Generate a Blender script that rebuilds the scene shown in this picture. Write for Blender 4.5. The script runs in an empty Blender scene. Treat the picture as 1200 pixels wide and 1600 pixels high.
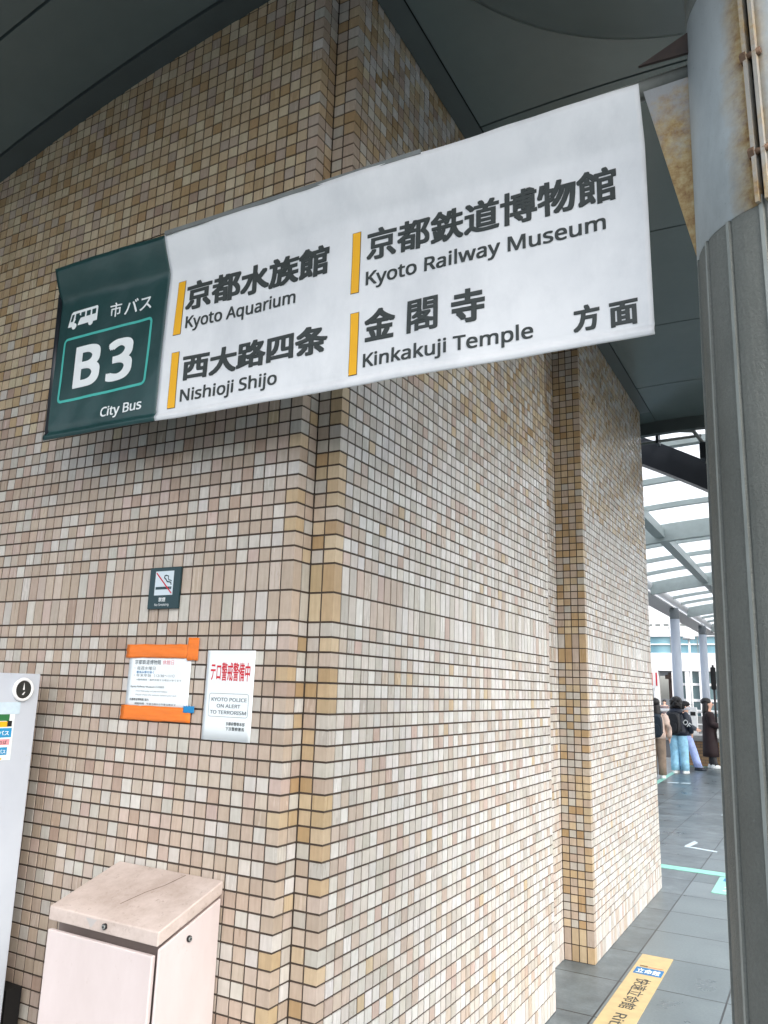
import bpy, bmesh, math, random
from mathutils import Vector, Matrix
random.seed(7)
S = bpy.context.scene
COL = S.collection
R = math.radians

# ------------------------------------------------------------------ camera
cam = bpy.data.objects.new('camera', bpy.data.cameras.new('camera'))
COL.objects.link(cam)
cr = Vector((0.87358491, 0.48577731, 0.02949265)); cu = Vector((0.08345005, -0.20922225, 0.97430085)); cf = Vector((-0.47946376, 0.84867335, 0.22331154))
mw = Matrix((cr, cu, -cf)).transposed().to_4x4()
mw.translation = Vector((1.51223629, -2.07128237, 1.6905467))
cam.matrix_world = mw
cam.data.sensor_fit = 'VERTICAL'; cam.data.sensor_height = 36; cam.data.sensor_width = 36
cam.data.lens = 1198.31 / 1600 * 36
cam.data.clip_start = 0.05; cam.data.clip_end = 3000
S.camera = cam

# ------------------------------------------------------------------ sky, sun, exposure
SUN_EL, SUN_ROT = R(42), R(120)
w = bpy.data.worlds.new("World"); S.world = w; w.use_nodes = True
nt = w.node_tree; nt.nodes.clear()
wo = nt.nodes.new('ShaderNodeOutputWorld'); bg = nt.nodes.new('ShaderNodeBackground')
sk = nt.nodes.new('ShaderNodeTexSky'); sk.sky_type = 'NISHITA'; sk.sun_disc = False
sk.sun_elevation = SUN_EL; sk.sun_rotation = SUN_ROT; sk.air_density = 1.0; sk.dust_density = 3.0
hs = nt.nodes.new('ShaderNodeHueSaturation'); hs.inputs['Saturation'].default_value = 0.45
nt.links.new(sk.outputs[0], hs.inputs['Color']); nt.links.new(hs.outputs[0], bg.inputs[0])
bg.inputs[1].default_value = 0.15
nt.links.new(bg.outputs[0], wo.inputs[0])
sl = bpy.data.lights.new('sun', 'SUN'); sl.energy = 0.9; sl.angle = R(40); sl.color = (1, .99, .97)
so = bpy.data.objects.new('sun', sl); COL.objects.link(so)
# direction towards the sun: sun_rotation is measured from +Y towards +X
sd = Vector((math.sin(SUN_ROT) * math.cos(SUN_EL), math.cos(SUN_ROT) * math.cos(SUN_EL), math.sin(SUN_EL)))
so.rotation_euler = (-sd).to_track_quat('-Z', 'Y').to_euler()
S.view_settings.view_transform = 'Standard'; S.view_settings.look = 'None'
S.view_settings.gamma = 1; S.view_settings.exposure = 1.5
S.render.engine = 'CYCLES'
S.cycles.max_bounces = 8; S.cycles.diffuse_bounces = 5; S.cycles.glossy_bounces = 3; S.cycles.transmission_bounces = 6
S.cycles.use_denoising = True
S.cycles.sample_clamp_indirect = 8

# ------------------------------------------------------------------ helpers
def lin(r, g, b):
    f = lambda c: (c / 255 / 12.92) if c / 255 <= .04045 else ((c / 255 + .055) / 1.055) ** 2.4
    return (f(r), f(g), f(b), 1)

class NB:
    """small node tree builder"""
    def __init__(s, name):
        s.m = bpy.data.materials.new(name); s.m.use_nodes = True
        s.t = s.m.node_tree; s.b = s.t.nodes['Principled BSDF']
    def n(s, ty, **kw):
        x = s.t.nodes.new('ShaderNode' + ty)
        for k, v in kw.items():
            if hasattr(x, k): setattr(x, k, v)
            else: x.inputs[k].default_value = v
        return x
    def l(s, a, b): s.t.links.new(a, b)
    def obj(s): return s.n('TexCoord').outputs['Object']
    def geo(s): return s.n('NewGeometry').outputs['Position']
    def noise(s, vec, scale, detail=4, rough=.55, stretch=None):
        if stretch:
            mp = s.n('Mapping'); mp.inputs['Scale'].default_value = stretch; s.l(vec, mp.inputs[0]); vec = mp.outputs[0]
        x = s.n('TexNoise'); x.inputs['Scale'].default_value = scale; x.inputs['Detail'].default_value = detail
        x.inputs['Roughness'].default_value = rough; s.l(vec, x.inputs['Vector']); return x.outputs['Fac']
    def ramp(s, fac, stops):
        x = s.n('ValToRGB'); e = x.color_ramp.elements
        while len(e) < len(stops): e.new(.5)
        for q, (p, c) in zip(e, stops):
            q.position = p; q.color = c if len(c) == 4 else (*c, 1)
        s.l(fac, x.inputs[0]); return x.outputs[0]
    def mix(s, a, b, fac, mode='MIX'):
        x = s.n('Mix'); x.data_type = 'RGBA'; x.blend_type = mode
        if isinstance(fac, (int, float)): x.inputs[0].default_value = fac
        else: s.l(fac, x.inputs[0])
        for v, i in ((a, 6), (b, 7)):
            if isinstance(v, tuple): x.inputs[i].default_value = v
            else: s.l(v, x.inputs[i])
        return x.outputs[2]
    def base(s, c):
        if isinstance(c, tuple): s.b.inputs['Base Color'].default_value = c
        else: s.l(c, s.b.inputs['Base Color'])
    def rough(s, r):
        if isinstance(r, (int, float)): s.b.inputs['Roughness'].default_value = r
        else: s.l(r, s.b.inputs['Roughness'])
    def mapr(s, v, lo, hi, a=0, b=1):
        x = s.n('MapRange'); x.inputs[1].default_value = lo; x.inputs[2].default_value = hi
        x.inputs[3].default_value = a; x.inputs[4].default_value = b; s.l(v, x.inputs[0]); return x.outputs[0]
    def bump(s, h, strength=.3, dist=.002):
        x = s.n('Bump'); x.inputs['Strength'].default_value = strength; x.inputs['Distance'].default_value = dist
        s.l(h, x.inputs['Height']); s.l(x.outputs[0], s.b.inputs['Normal'])
    def math(s, op, a, b=None):
        x = s.n('Math'); x.operation = op
        for v, i in ((a, 0), (b, 1)):
            if v is None: continue
            if isinstance(v, (int, float)): x.inputs[i].default_value = v
            else: s.l(v, x.inputs[i])
        return x.outputs[0]

def plain(name, col, rough=.5, metal=0, var=.12, nscale=6, bump=0, bscale=60, stretch=None, spec=.5):
    b = NB(name); v = b.geo()
    n = b.noise(v, nscale, 5, stretch=stretch)
    d = tuple(c * (1 - var) for c in col[:3]) + (1,); h = tuple(min(1, c * (1 + var)) for c in col[:3]) + (1,)
    b.base(b.ramp(n, [(.3, d), (.7, h)]))
    b.rough(b.mapr(n, .3, .7, rough * .88, min(1, rough * 1.12)))
    b.b.inputs['Metallic'].default_value = metal
    b.b.inputs['Specular IOR Level'].default_value = spec
    if bump: b.bump(b.noise(v, bscale, 4), bump, .003)
    return b.m

class MB:
    """collects faces, builds one mesh object"""
    def __init__(s): s.v = []; s.f = []; s.mi = []; s.sm = []; s.c = []
    def face(s, idx, mi=0, sm=False, c=None): s.f.append(idx); s.mi.append(mi); s.sm.append(sm); s.c.append(c)
    def add(s, vs):
        i = len(s.v); s.v.extend([tuple(x) for x in vs]); return i
    def quad(s, a, b, c, d, mi=0):
        i = s.add((a, b, c, d)); s.face((i, i + 1, i + 2, i + 3), mi)
    def poly(s, pts, mi=0):
        i = s.add(pts); s.face(tuple(range(i, i + len(pts))), mi)
    def box(s, lo, hi, mi=0, bev=0, M=None):
        bm = bmesh.new(); bmesh.ops.create_cube(bm, size=1)
        for v in bm.verts: v.co = Vector([lo[k] + (v.co[k] + .5) * (hi[k] - lo[k]) for k in range(3)])
        if bev: bmesh.ops.bevel(bm, geom=bm.edges[:] + bm.verts[:], offset=bev, segments=2, affect='EDGES', profile=.5)
        if M: bm.transform(M)
        s.bm(bm, mi)
    def bm(s, bm, mi=0, sm=False):
        bm.verts.ensure_lookup_table(); i = s.add([v.co for v in bm.verts])
        bm.verts.index_update()
        for f in bm.faces: s.face(tuple(i + v.index for v in f.verts), mi, sm)
        bm.free()
    def prism(s, pts2, z0, z1, mi=0):
        n = len(pts2); i = s.add([(x, y, z0) for x, y in pts2] + [(x, y, z1) for x, y in pts2])
        s.face(tuple(range(i + n - 1, i - 1, -1)), mi); s.face(tuple(range(i + n, i + 2 * n)), mi)
        for k in range(n): s.face((i + k, i + (k + 1) % n, i + n + (k + 1) % n, i + n + k), mi)
    def loft(s, rings, mi=0, sm=True, cap=True, closed=True):
        n = len(rings[0]); base = s.add([p for r in rings for p in r])
        for a in range(len(rings) - 1):
            for k in range(n if closed else n - 1):
                k2 = (k + 1) % n
                s.face((base + a * n + k, base + a * n + k2, base + (a + 1) * n + k2, base + (a + 1) * n + k), mi, sm)
        if cap:
            s.face(tuple(base + k for k in range(n - 1, -1, -1)), mi, False)
            s.face(tuple(base + (len(rings) - 1) * n + k for k in range(n)), mi, False)
    def tube(s, path, rad, n=10, mi=0, sm=True, up=Vector((0, 0, 1)), ab=None):
        rings = []; path = [Vector(p) for p in path]
        for i, p in enumerate(path):
            t = (path[min(i + 1, len(path) - 1)] - path[max(i - 1, 0)]).normalized()
            u = up if abs(t.dot(up)) < .95 else Vector((0, 1, 0))
            x = t.cross(u).normalized(); y = x.cross(t).normalized()
            r = rad[i] if isinstance(rad, list) else rad
            ra, rb = (r if isinstance(r, (list, tuple)) else (r, r))
            rings.append([p + x * math.cos(2 * math.pi * k / n) * ra + y * math.sin(2 * math.pi * k / n) * rb for k in range(n)])
        s.loft(rings, mi, sm)
    def lathe(s, prof, c, n=48, mi=0, sm=True, a0=0):
        rings = [[(c[0] + r * math.cos(a0 + 2 * math.pi * k / n), c[1] + r * math.sin(a0 + 2 * math.pi * k / n), z) for k in range(n)] for r, z in prof]
        s.loft(rings, mi, sm)
    def ell(s, c, r, n=12, m=8, mi=0, M=None, jit=0):
        rings = []
        for a in range(m + 1):
            th = math.pi * (a + .02) / (m + .04); rr = []
            for k in range(n):
                ph = 2 * math.pi * k / n; q = 1 + random.uniform(-jit, jit)
                p = Vector((r[0] * math.sin(th) * math.cos(ph) * q, r[1] * math.sin(th) * math.sin(ph) * q, -r[2] * math.cos(th) * q))
                if M: p = M @ p
                rr.append(Vector(c) + p)
            rings.append(rr)
        s.loft(rings, mi)
    def build(s, name, mats, parent=None, loc=(0, 0, 0), colattr=None, local=True):
        me = bpy.data.meshes.new(name)
        if local and loc != (0, 0, 0):
            L = Vector(loc); me.from_pydata([tuple(Vector(v) - L) for v in s.v], [], s.f)
        else: me.from_pydata(s.v, [], s.f)
        if not isinstance(mats, (list, tuple)): mats = [mats]
        for m in mats: me.materials.append(m)
        me.polygons.foreach_set('material_index', s.mi); me.polygons.foreach_set('use_smooth', s.sm)
        if colattr:
            at = me.attributes.new(colattr, 'FLOAT_COLOR', 'FACE')
            flat = []
            for c in s.c: flat.extend(c if c else (.5, .5, .5, 1))
            at.data.foreach_set('color', flat)
        me.update()
        o = bpy.data.objects.new(name, me); COL.objects.link(o); o.location = loc
        if parent:
            o.parent = parent
            o.location = Vector(loc) - Vector(wloc(parent))
        return o

def wloc(o):
    l = Vector(o.location)
    while o.parent: o = o.parent; l = l + Vector(o.location)
    return l
def tag(o, label=None, cat=None, group=None, kind=None):
    if label: o['label'] = label
    if cat: o['category'] = cat
    if group: o['group'] = group
    if kind: o['kind'] = kind
    return o
def thing(name, loc, label, cat, group=None):
    o = bpy.data.objects.new(name, None); COL.objects.link(o); o.location = loc; o.empty_display_size = .1
    return tag(o, label, cat, group)

# ------------------------------------------------------------------ lettering
FONT = None
try:   # the sans serif that ships inside Blender; falls back to the built-in font
    import os
    FONT = bpy.data.fonts.load(os.path.join(bpy.utils.system_resource('DATAFILES', path='fonts'), 'NotoSansMath-Regular.woff2'))
except Exception:
    FONT = None
def text_mesh(body, bold=0, spacing=1.0):
    """lettering as flat polygons in text units: (verts, faces, width, cap height)"""
    def ev(b):
        c = bpy.data.curves.new('t', 'FONT'); c.body = b
        if FONT and all(ord(q) < 128 for q in b): c.font = FONT
        c.resolution_u = 4
        c.body = b; c.space_character = spacing; c.resolution_u = 4
        o = bpy.data.objects.new('t', c); COL.objects.link(o)
        dg = bpy.context.evaluated_depsgraph_get(); dg.update()
        m = bpy.data.meshes.new_from_object(o.evaluated_get(dg))
        vs = [v.co.copy() for v in m.vertices]; fs = [tuple(p.vertices) for p in m.polygons]
        bpy.data.objects.remove(o); bpy.data.curves.remove(c); bpy.data.meshes.remove(m)
        return vs, fs
    vs, fs = ev(body)
    x0 = min(v.x for v in vs); x1 = max(v.x for v in vs); y0 = min(v.y for v in vs); y1 = max(v.y for v in vs)
    V, F = [], []
    offs = [(0, 0)]
    if bold: offs += [(bold * a, bold * .72 * b_) for a, b_ in ((-1, -1), (0, -1), (1, -1), (1, 0), (1, 1), (0, 1), (-1, 1), (-1, 0), (.5, .5), (-.5, -.5))]
    for k, (dx, dy) in enumerate(offs):
        i = len(V); V += [Vector((v.x + dx, v.y + dy, k * .0001)) for v in vs]; F += [tuple(i + q for q in f) for f in fs]
    return V, F, (x0 - bold, x1 + bold, y0 - bold * .72, y1 + bold * .72)

CAPH = {}
def cap_height(body):
    k = all(ord(q) < 128 for q in body)
    if k not in CAPH: _, _, (_, _, a, b_) = text_mesh('H'); CAPH[k] = b_ - a
    return CAPH[k]
def letters(name, body, place, mat, parent, w, h=None, cap=None, bold=0, spacing=1.0, slope=0):
    """fit the string to width w and height h (bounding box) or to a capital height cap; place(x,y,k) -> world point"""
    V, F, (x0, x1, y0, y1) = text_mesh(body, bold, spacing)
    sx = w / (x1 - x0)
    if cap:
        sy = cap / (cap_height(body) + 1.44 * bold); yb = -.72 * bold
    else: sy = h / (y1 - y0); yb = y0
    m = MB()
    m.v = [tuple(place((v.x - x0) * sx, (v.y - yb) * sy + slope * (v.x - x0) * sx, v.z)) for v in V]
    for f in F: m.face(f)
    o = m.build(name, mat, parent, wloc(parent) if parent else (0, 0, 0))
    return o

# ================================================================== materials
def m_tile():
    b = NB('glazed_tile'); at = b.n('Attribute'); at.attribute_name = 'tile'
    g = b.geo()
    st = b.noise(g, 90, 4, stretch=(1, 1, .12))
    n2 = b.noise(g, 1.3, 3)
    c = b.mix(at.outputs['Color'], b.ramp(st, [(.25, (.62, .6, .56, 1)), (.75, (1, 1, 1, 1))]), .5, 'MULTIPLY')
    c = b.mix(c, b.ramp(n2, [(.3, (.9, .88, .85, 1)), (.7, (1, 1, 1, 1))]), .8, 'MULTIPLY')
    # scuffs and chips with a shape of their own
    sc = b.noise(g, 9, 9, .75, stretch=(1, 1, 2.2))
    c = b.mix(c, lin(92, 70, 52), b.mapr(sc, .69, .74, 0, .7))
    mot = b.noise(g, 38, 3, .6)
    c = b.mix(c, b.ramp(mot, [(.3, (.86, .85, .83, 1)), (.7, (1, 1, 1, 1))]), .55, 'MULTIPLY')
    al = b.math('ADD', b.math('MULTIPLY', at.outputs['Alpha'], .34), b.math('MULTIPLY', st, .12))
    b.base(c); b.rough(b.math('ADD', al, .16)); b.bump(st, .12, .001)
    return b.m
M_TILE = m_tile()
M_GROUT = plain('grout', lin(68, 58, 50), .9, var=.35, nscale=20)
def m_ceil():
    b = NB('dark_metal_soffit'); g = b.geo()
    n = b.noise(g, 1.2, 4); n2 = b.noise(g, 14, 5)
    b.base(b.mix(b.ramp(n, [(.3, lin(90, 101, 100)), (.7, lin(97, 108, 107))]), b.ramp(n2, [(.35, (.94, .94, .94, 1)), (.65, (1, 1, 1, 1))]), .5, 'MULTIPLY'))
    b.rough(b.mapr(n, .3, .7, .2, .26)); b.b.inputs['Specular IOR Level'].default_value = .6; b.b.inputs['Metallic'].default_value = .05
    return b.m
M_CEIL = m_ceil()
M_TRIM = plain('dark_trim', lin(74, 82, 82), .35, var=.1, nscale=3)
M_GAP = plain('dark_gap', lin(14, 16, 17), .9)
M_ROOF = plain('roof_sheet', lin(120, 126, 128), .6)
def m_floor():
    b = NB('slate_paving'); g = b.geo()
    mp = b.n('Mapping'); mp.inputs['Location'].default_value = (-.29 + 6, -3.155 + 6.1 * 2, 0); b.l(g, mp.inputs[0])
    bt = b.n('TexBrick'); bt.offset = 0; bt.squash = 1
    b.l(mp.outputs[0], bt.inputs['Vector']); bt.inputs['Scale'].default_value = 1
    bt.inputs['Brick Width'].default_value = .6; bt.inputs['Row Height'].default_value = .61
    bt.inputs['Mortar Size'].default_value = .006; bt.inputs['Mortar Smooth'].default_value = .3
    bt.inputs['Color1'].default_value = lin(132, 144, 148); bt.inputs['Color2'].default_value = lin(110, 123, 127); bt.inputs['Mortar'].default_value = lin(34, 39, 43)
    n = b.noise(g, 2.2, 7, .6); n3 = b.noise(g, 60, 6, .7)
    c = b.mix(bt.outputs['Color'], b.ramp(n, [(.32, (.55, .58, .6, 1)), (.66, (1.0, 1.0, 1.0, 1))]), .8, 'MULTIPLY')
    c = b.mix(c, b.ramp(n3, [(.3, (.6, .61, .62, 1)), (.7, (1, 1, 1, 1))]), .7, 'MULTIPLY')
    sx = b.n('SeparateXYZ'); b.l(g, sx.inputs[0]); edge = b.mapr(sx.outputs[0], .284, .290, 1, 0)   # the border course along the tower is a darker, blotchier stone
    c = b.mix(c, b.ramp(b.noise(g, 5, 8, .7), [(.35, (.42, .44, .46, 1)), (.65, (.95, .95, .95, 1))]), b.math('MULTIPLY', edge, .85), 'MULTIPLY')
    b.base(c); b.rough(b.mapr(n, .3, .7, .26, .40))
    h = b.math('ADD', b.math('MULTIPLY', bt.outputs['Fac'], -1.0), b.math('MULTIPLY', n3, .05))
    b.bump(h, .5, .003)
    return b.m
M_FLOOR = m_floor()
M_ASPH = plain('asphalt', (.055, .056, .058, 1), .85, var=.3, nscale=3, bump=.4, bscale=200)
M_KERB = plain('kerb_stone', (.38, .37, .35, 1), .8, var=.2, nscale=8)
def m_shaft():
    b = NB('painted_concrete'); g = b.geo()
    n = b.noise(g, 1.6, 6, .65); n2 = b.noise(g, 150, 4, .75); n3 = b.noise(g, 24, 6, .7)
    c = b.ramp(n, [(.3, lin(104, 107, 101)), (.7, lin(130, 133, 127))])
    c = b.mix(c, b.ramp(n2, [(.3, (.7, .7, .7, 1)), (.7, (1.0, 1.0, 1.0, 1))]), .75, 'MULTIPLY')
    c = b.mix(c, lin(150, 155, 150), b.mapr(n3, .66, .76, 0, .55))
    c = b.mix(c, lin(60, 58, 48), b.mapr(b.noise(g, 5, 8, .7, stretch=(1, 1, .25)), .6, .78, 0, .5))
    b.base(c); b.rough(.62); b.bump(n2, .8, .004); return b.m
M_SHAFT = m_shaft()
M_BEAD = plain('column_bead', lin(150, 155, 150), .5, var=.15, nscale=12)
def m_rust(base, centre, width, amount=.62, name='rust_steel', zfade=None, soft=.08):
    """painted steel with rust: rust spreads from noise plus (optionally) a vertical streak round a point"""
    b = NB(name); g = b.geo()
    n = b.noise(g, 9, 8, .7); n2 = b.noise(g, 160, 3, .7)
    f = n
    if centre:
        d = b.n('VectorMath'); d.operation = 'DISTANCE'
        sep = b.n('SeparateXYZ'); b.l(g, sep.inputs[0]); cmb = b.n('CombineXYZ')
        b.l(sep.outputs[0], cmb.inputs[0]); b.l(sep.outputs[1], cmb.inputs[1])
        b.l(cmb.outputs[0], d.inputs[0]); d.inputs[1].default_value = centre
        f = b.math('ADD', b.math('MULTIPLY', n, .55), b.mapr(d.outputs['Value'], 0, width, .55, 0))
    if zfade:
        sep = b.n('SeparateXYZ'); b.l(g, sep.inputs[0]); f = b.math('ADD', b.math('MULTIPLY', n, .75), b.mapr(sep.outputs[2], zfade[0], zfade[1], .5, 0))
    fac = b.mapr(f, amount - soft, amount + soft)
    rust = b.ramp(b.noise(g, 45, 6, .7), [(.3, lin(128, 92, 60)), (.5, lin(170, 144, 100)), (.72, lin(190, 176, 140))])
    n4 = b.noise(g, 7, 8, .75, stretch=(1, 1, .35)); c = b.mix(b.mix(b.mix(base, tuple(x * .62 for x in base[:3]) + (1,), b.mapr(n4, .45, .75, 0, .6)), lin(70, 74, 74), b.mapr(n2, .66, .76, 0, .6)), rust, fac)
    b.base(c); b.rough(b.mapr(fac, 0, 1, .42, .8)); b.bump(n2, .2, .002); return b.m
M_VINYL = NB('white_vinyl')
_g = M_VINYL.geo(); _n = M_VINYL.noise(_g, 3, 6, .6); _s = M_VINYL.noise(_g, 26, 7, .8)
M_VINYL.base(M_VINYL.mix(M_VINYL.ramp(_n, [(.3, lin(226, 228, 231)), (.7, lin(238, 239, 241))]), lin(120, 122, 124), M_VINYL.mapr(_s, .70, .76, 0, .45)))
M_VINYL.rough(.42); _d = M_VINYL.noise(_g, 1.6, 8, .7, stretch=(1, 1, .5)); M_VINYL.base(M_VINYL.mix(M_VINYL.mix(M_VINYL.ramp(_n, [(.3, lin(222, 224, 226)), (.7, lin(236, 237, 238))]), lin(176, 180, 184), M_VINYL.mapr(_d, .5, .72, 0, .45)), lin(104, 106, 108), M_VINYL.mapr(_s, .69, .75, 0, .55))); M_VINYL.bump(M_VINYL.noise(_g, 5, 4, .5), .6, .008); M_VINYL = M_VINYL.m
M_GREENV = NB('green_vinyl'); _g = M_GREENV.geo(); _n = M_GREENV.noise(_g, 5, 6)
M_GREENV.base(M_GREENV.ramp(_n, [(.3, lin(28, 58, 58)), (.7, lin(36, 70, 69))])); M_GREENV.rough(.33); M_GREENV.bump(M_GREENV.noise(_g, 9, 3, .5), .6, .006); M_GREENV = M_GREENV.m
M_INK = plain('black_ink', lin(52, 58, 56), .5, var=.06)
M_WINK = plain('white_ink', lin(232, 236, 236), .5, var=.03)
M_YEL = plain('yellow_ink', lin(238, 176, 22), .5, var=.05)
M_TEAL = plain('teal_ink', lin(70, 176, 165), .5, var=.05)
M_RED = plain('red_ink', lin(200, 24, 44), .5, var=.05)
M_STEEL = plain('weathered_steel', lin(132, 136, 134), .45, .3, var=.15, nscale=10)
M_PIPE = plain('grey_paint', lin(118, 122, 118), .5, var=.2, nscale=20)
M_PAPER = plain('paper', lin(226, 232, 233), .6, var=.03)
M_PLATEG = plain('dark_green_plate', lin(18, 52, 58), .3, var=.1)
M_TAPE = plain('orange_tape', lin(228, 118, 34), .42, var=.12, nscale=14, bump=.5, bscale=40, stretch=(.3, 1, 4))
M_BTAPE = plain('blue_tape', lin(16, 120, 172), .45)
def m_pink():
    b = NB('pale_pink_paint'); g = b.geo(); n = b.noise(g, 5, 6, .65, stretch=(1, 1, .4)); n2 = b.noise(g, 18, 9, .8)
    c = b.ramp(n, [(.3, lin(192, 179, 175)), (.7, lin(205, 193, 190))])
    c = b.mix(c, lin(150, 128, 108), b.mapr(n2, .60, .78, 0, .7))
    b.base(c); b.rough(.5); b.bump(n, .06, .002); return b.m
M_PINK = m_pink()
def m_lid():
    b = NB('grimy_lid_paint'); g = b.geo(); n = b.noise(g, 6, 10, .8); n2 = b.noise(g, 42, 9, .8)
    c = b.ramp(n, [(.3, lin(182, 166, 156)), (.7, lin(200, 186, 178))])
    c = b.mix(c, lin(132, 112, 96), b.mapr(b.noise(g, 3.2, 7, .7), .48, .72, 0, .55)); c = b.mix(c, lin(110, 92, 76), b.mapr(n2, .56, .74, 0, .8))
    b.base(c); b.rough(.6); return b.m
M_LID = m_lid()
M_DARKM = plain('dark_metal', lin(48, 46, 46), .4, .6)
M_BLK = plain('black_rubber', lin(18, 18, 18), .7)
def m_wpaint():
    b = NB('white_appliance_paint'); g = b.geo(); n = b.noise(g, 3, 5); n2 = b.noise(g, 7, 9, .75)
    c = b.ramp(n, [(.3, lin(182, 188, 197)), (.7, lin(194, 200, 207))])
    c = b.mix(c, lin(168, 164, 146), b.mapr(n2, .60, .70, 0, .7))
    b.base(c); b.rough(.4); return b.m
M_WP = m_wpaint()
M_WHITE = plain('white_paint', (.8, .8, .8, 1), .5, var=.04)
M_GREYG = plain('greygreen_paint', lin(168, 178, 176), .45, var=.08)
M_DBEAM = plain('near_black_steel', lin(30, 34, 40), .4, var=.15)
M_WCOL = plain('pale_column_paint', lin(188, 196, 208), .45, var=.05, nscale=2)
def m_trans():
    b = NB('translucent_roof_sheet'); t = b.n('BsdfTranslucent'); d = b.n('BsdfDiffuse'); mx = b.n('MixShader')
    t.inputs[0].default_value = (.86, .89, .9, 1); d.inputs[0].default_value = (.8, .82, .82, 1); mx.inputs[0].default_value = .7
    b.l(d.outputs[0], mx.inputs[1]); b.l(t.outputs[0], mx.inputs[2])
    b.l(mx.outputs[0], b.t.nodes['Material Output'].inputs[0]); return b.m
M_TRANS = m_trans()
def m_glass():
    b = NB('blue_window_glass'); g = b.geo(); n = b.noise(g, .7, 2, stretch=(1, 1, .3))
    b.base(b.ramp(n, [(.35, lin(84, 130, 146)), (.65, lin(128, 170, 182))])); b.rough(.12); b.b.inputs['Specular IOR Level'].default_value = .8; return b.m
M_GLASS = m_glass()
M_DGLASS = plain('grey_window_glass', lin(96, 118, 122), .12, var=.25, nscale=1.2, spec=.8)
M_GTAPE = plain('green_floor_tape', lin(140, 205, 188), .5, var=.1, nscale=12)
M_STRIP = plain('tan_floor_strip', lin(196, 174, 128), .5, var=.12, nscale=14)
M_CHALK = plain('worn_white_tape', lin(190, 205, 212), .6, var=.1)

# ================================================================== ground
m = MB(); m.quad((-400, -400, -.15), (400, -400, -.15), (400, 600, -.15), (-400, 600, -.15))
tag(m.build('road', M_ASPH), kind='structure')
m = MB(); m.box((-14, -9, -.3), (5.2, 21.6, 0)); tag(m.build('pavement', M_FLOOR), kind='structure')
m = MB(); m.box((5.2, -9, -.3), (5.38, 21.6, .004), bev=.02); m.box((-14, 21.6, -.3), (5.38, 21.78, .004), bev=.02)
tag(m.build('kerb', M_KERB), kind='structure')

# ================================================================== tiled tower
TW = thing('tiled_tower', (-1.7, 2.8, 0), 'beige mosaic tiled building with a stepped corner behind the hanging bus sign', 'building')
P = [(-3.6, 0), (0, 0), (0, .1), (.1, .1), (.1, 2.5), (-.1, 2.5), (-.1, 3.35), (.1, 3.35), (.1, 5.75)]
kind = {0: 'L', 1: 'R', 2: 'F', 3: 'R', 4: 'H', 5: 'R', 6: 'F', 7: 'R'}
zs = [0, .1, .2]; z = .2
while z < 1.899: z += .05; zs.append(round(z, 3))
zs += [2.0, 2.1]; z = 2.1
while z < 4.74: z += .05; zs.append(round(z, 3))
PAL = dict(tan=(189, 172, 156), beige=(195, 181, 168), white=(208, 203, 196), pale=(200, 181, 152), ochre=(182, 155, 118), brown=(180, 158, 142), rose=(196, 177, 166), grey=(195, 190, 182), honey=(190, 167, 134), snow=(216, 214, 211), cream=(210, 196, 170))
PAL = {k: lin(*v) for k, v in PAL.items()}
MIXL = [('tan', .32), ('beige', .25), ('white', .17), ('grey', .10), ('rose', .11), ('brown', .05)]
MIXU = [('tan', .12), ('pale', .34), ('cream', .2), ('beige', .04), ('honey', .2), ('ochre', .09), ('brown', .01)]  # upper tiles are yellower, with warm light painted in as cream for white
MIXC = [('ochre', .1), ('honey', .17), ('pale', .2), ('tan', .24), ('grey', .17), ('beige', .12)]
MIXR = [('snow', .38), ('white', .3), ('beige', .13), ('grey', .13), ('rose', .05), ('pale', .01)]  # same tile range, whitened to put the right wall's brighter light into the colour
def pick(mx):
    r = random.random()
    for k, q in mx:
        r -= q
        if r <= 0: break
    c = PAL[k]; j = random.uniform(.9, 1.06)
    return tuple(min(1, x * j * random.uniform(.985, 1.015)) for x in c[:3]) + (random.random(),)
cl = MB(); G = .0031; D = .0035; BV = .0006
def convex(i):   # corner at P[i]
    if i == 0 or i == len(P) - 1: return i == len(P) - 1
    a = Vector(P[i]) - Vector(P[i - 1]); b_ = Vector(P[i + 1]) - Vector(P[i]); return a.x * b_.y - a.y * b_.x > 0
cornercol = {}
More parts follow.
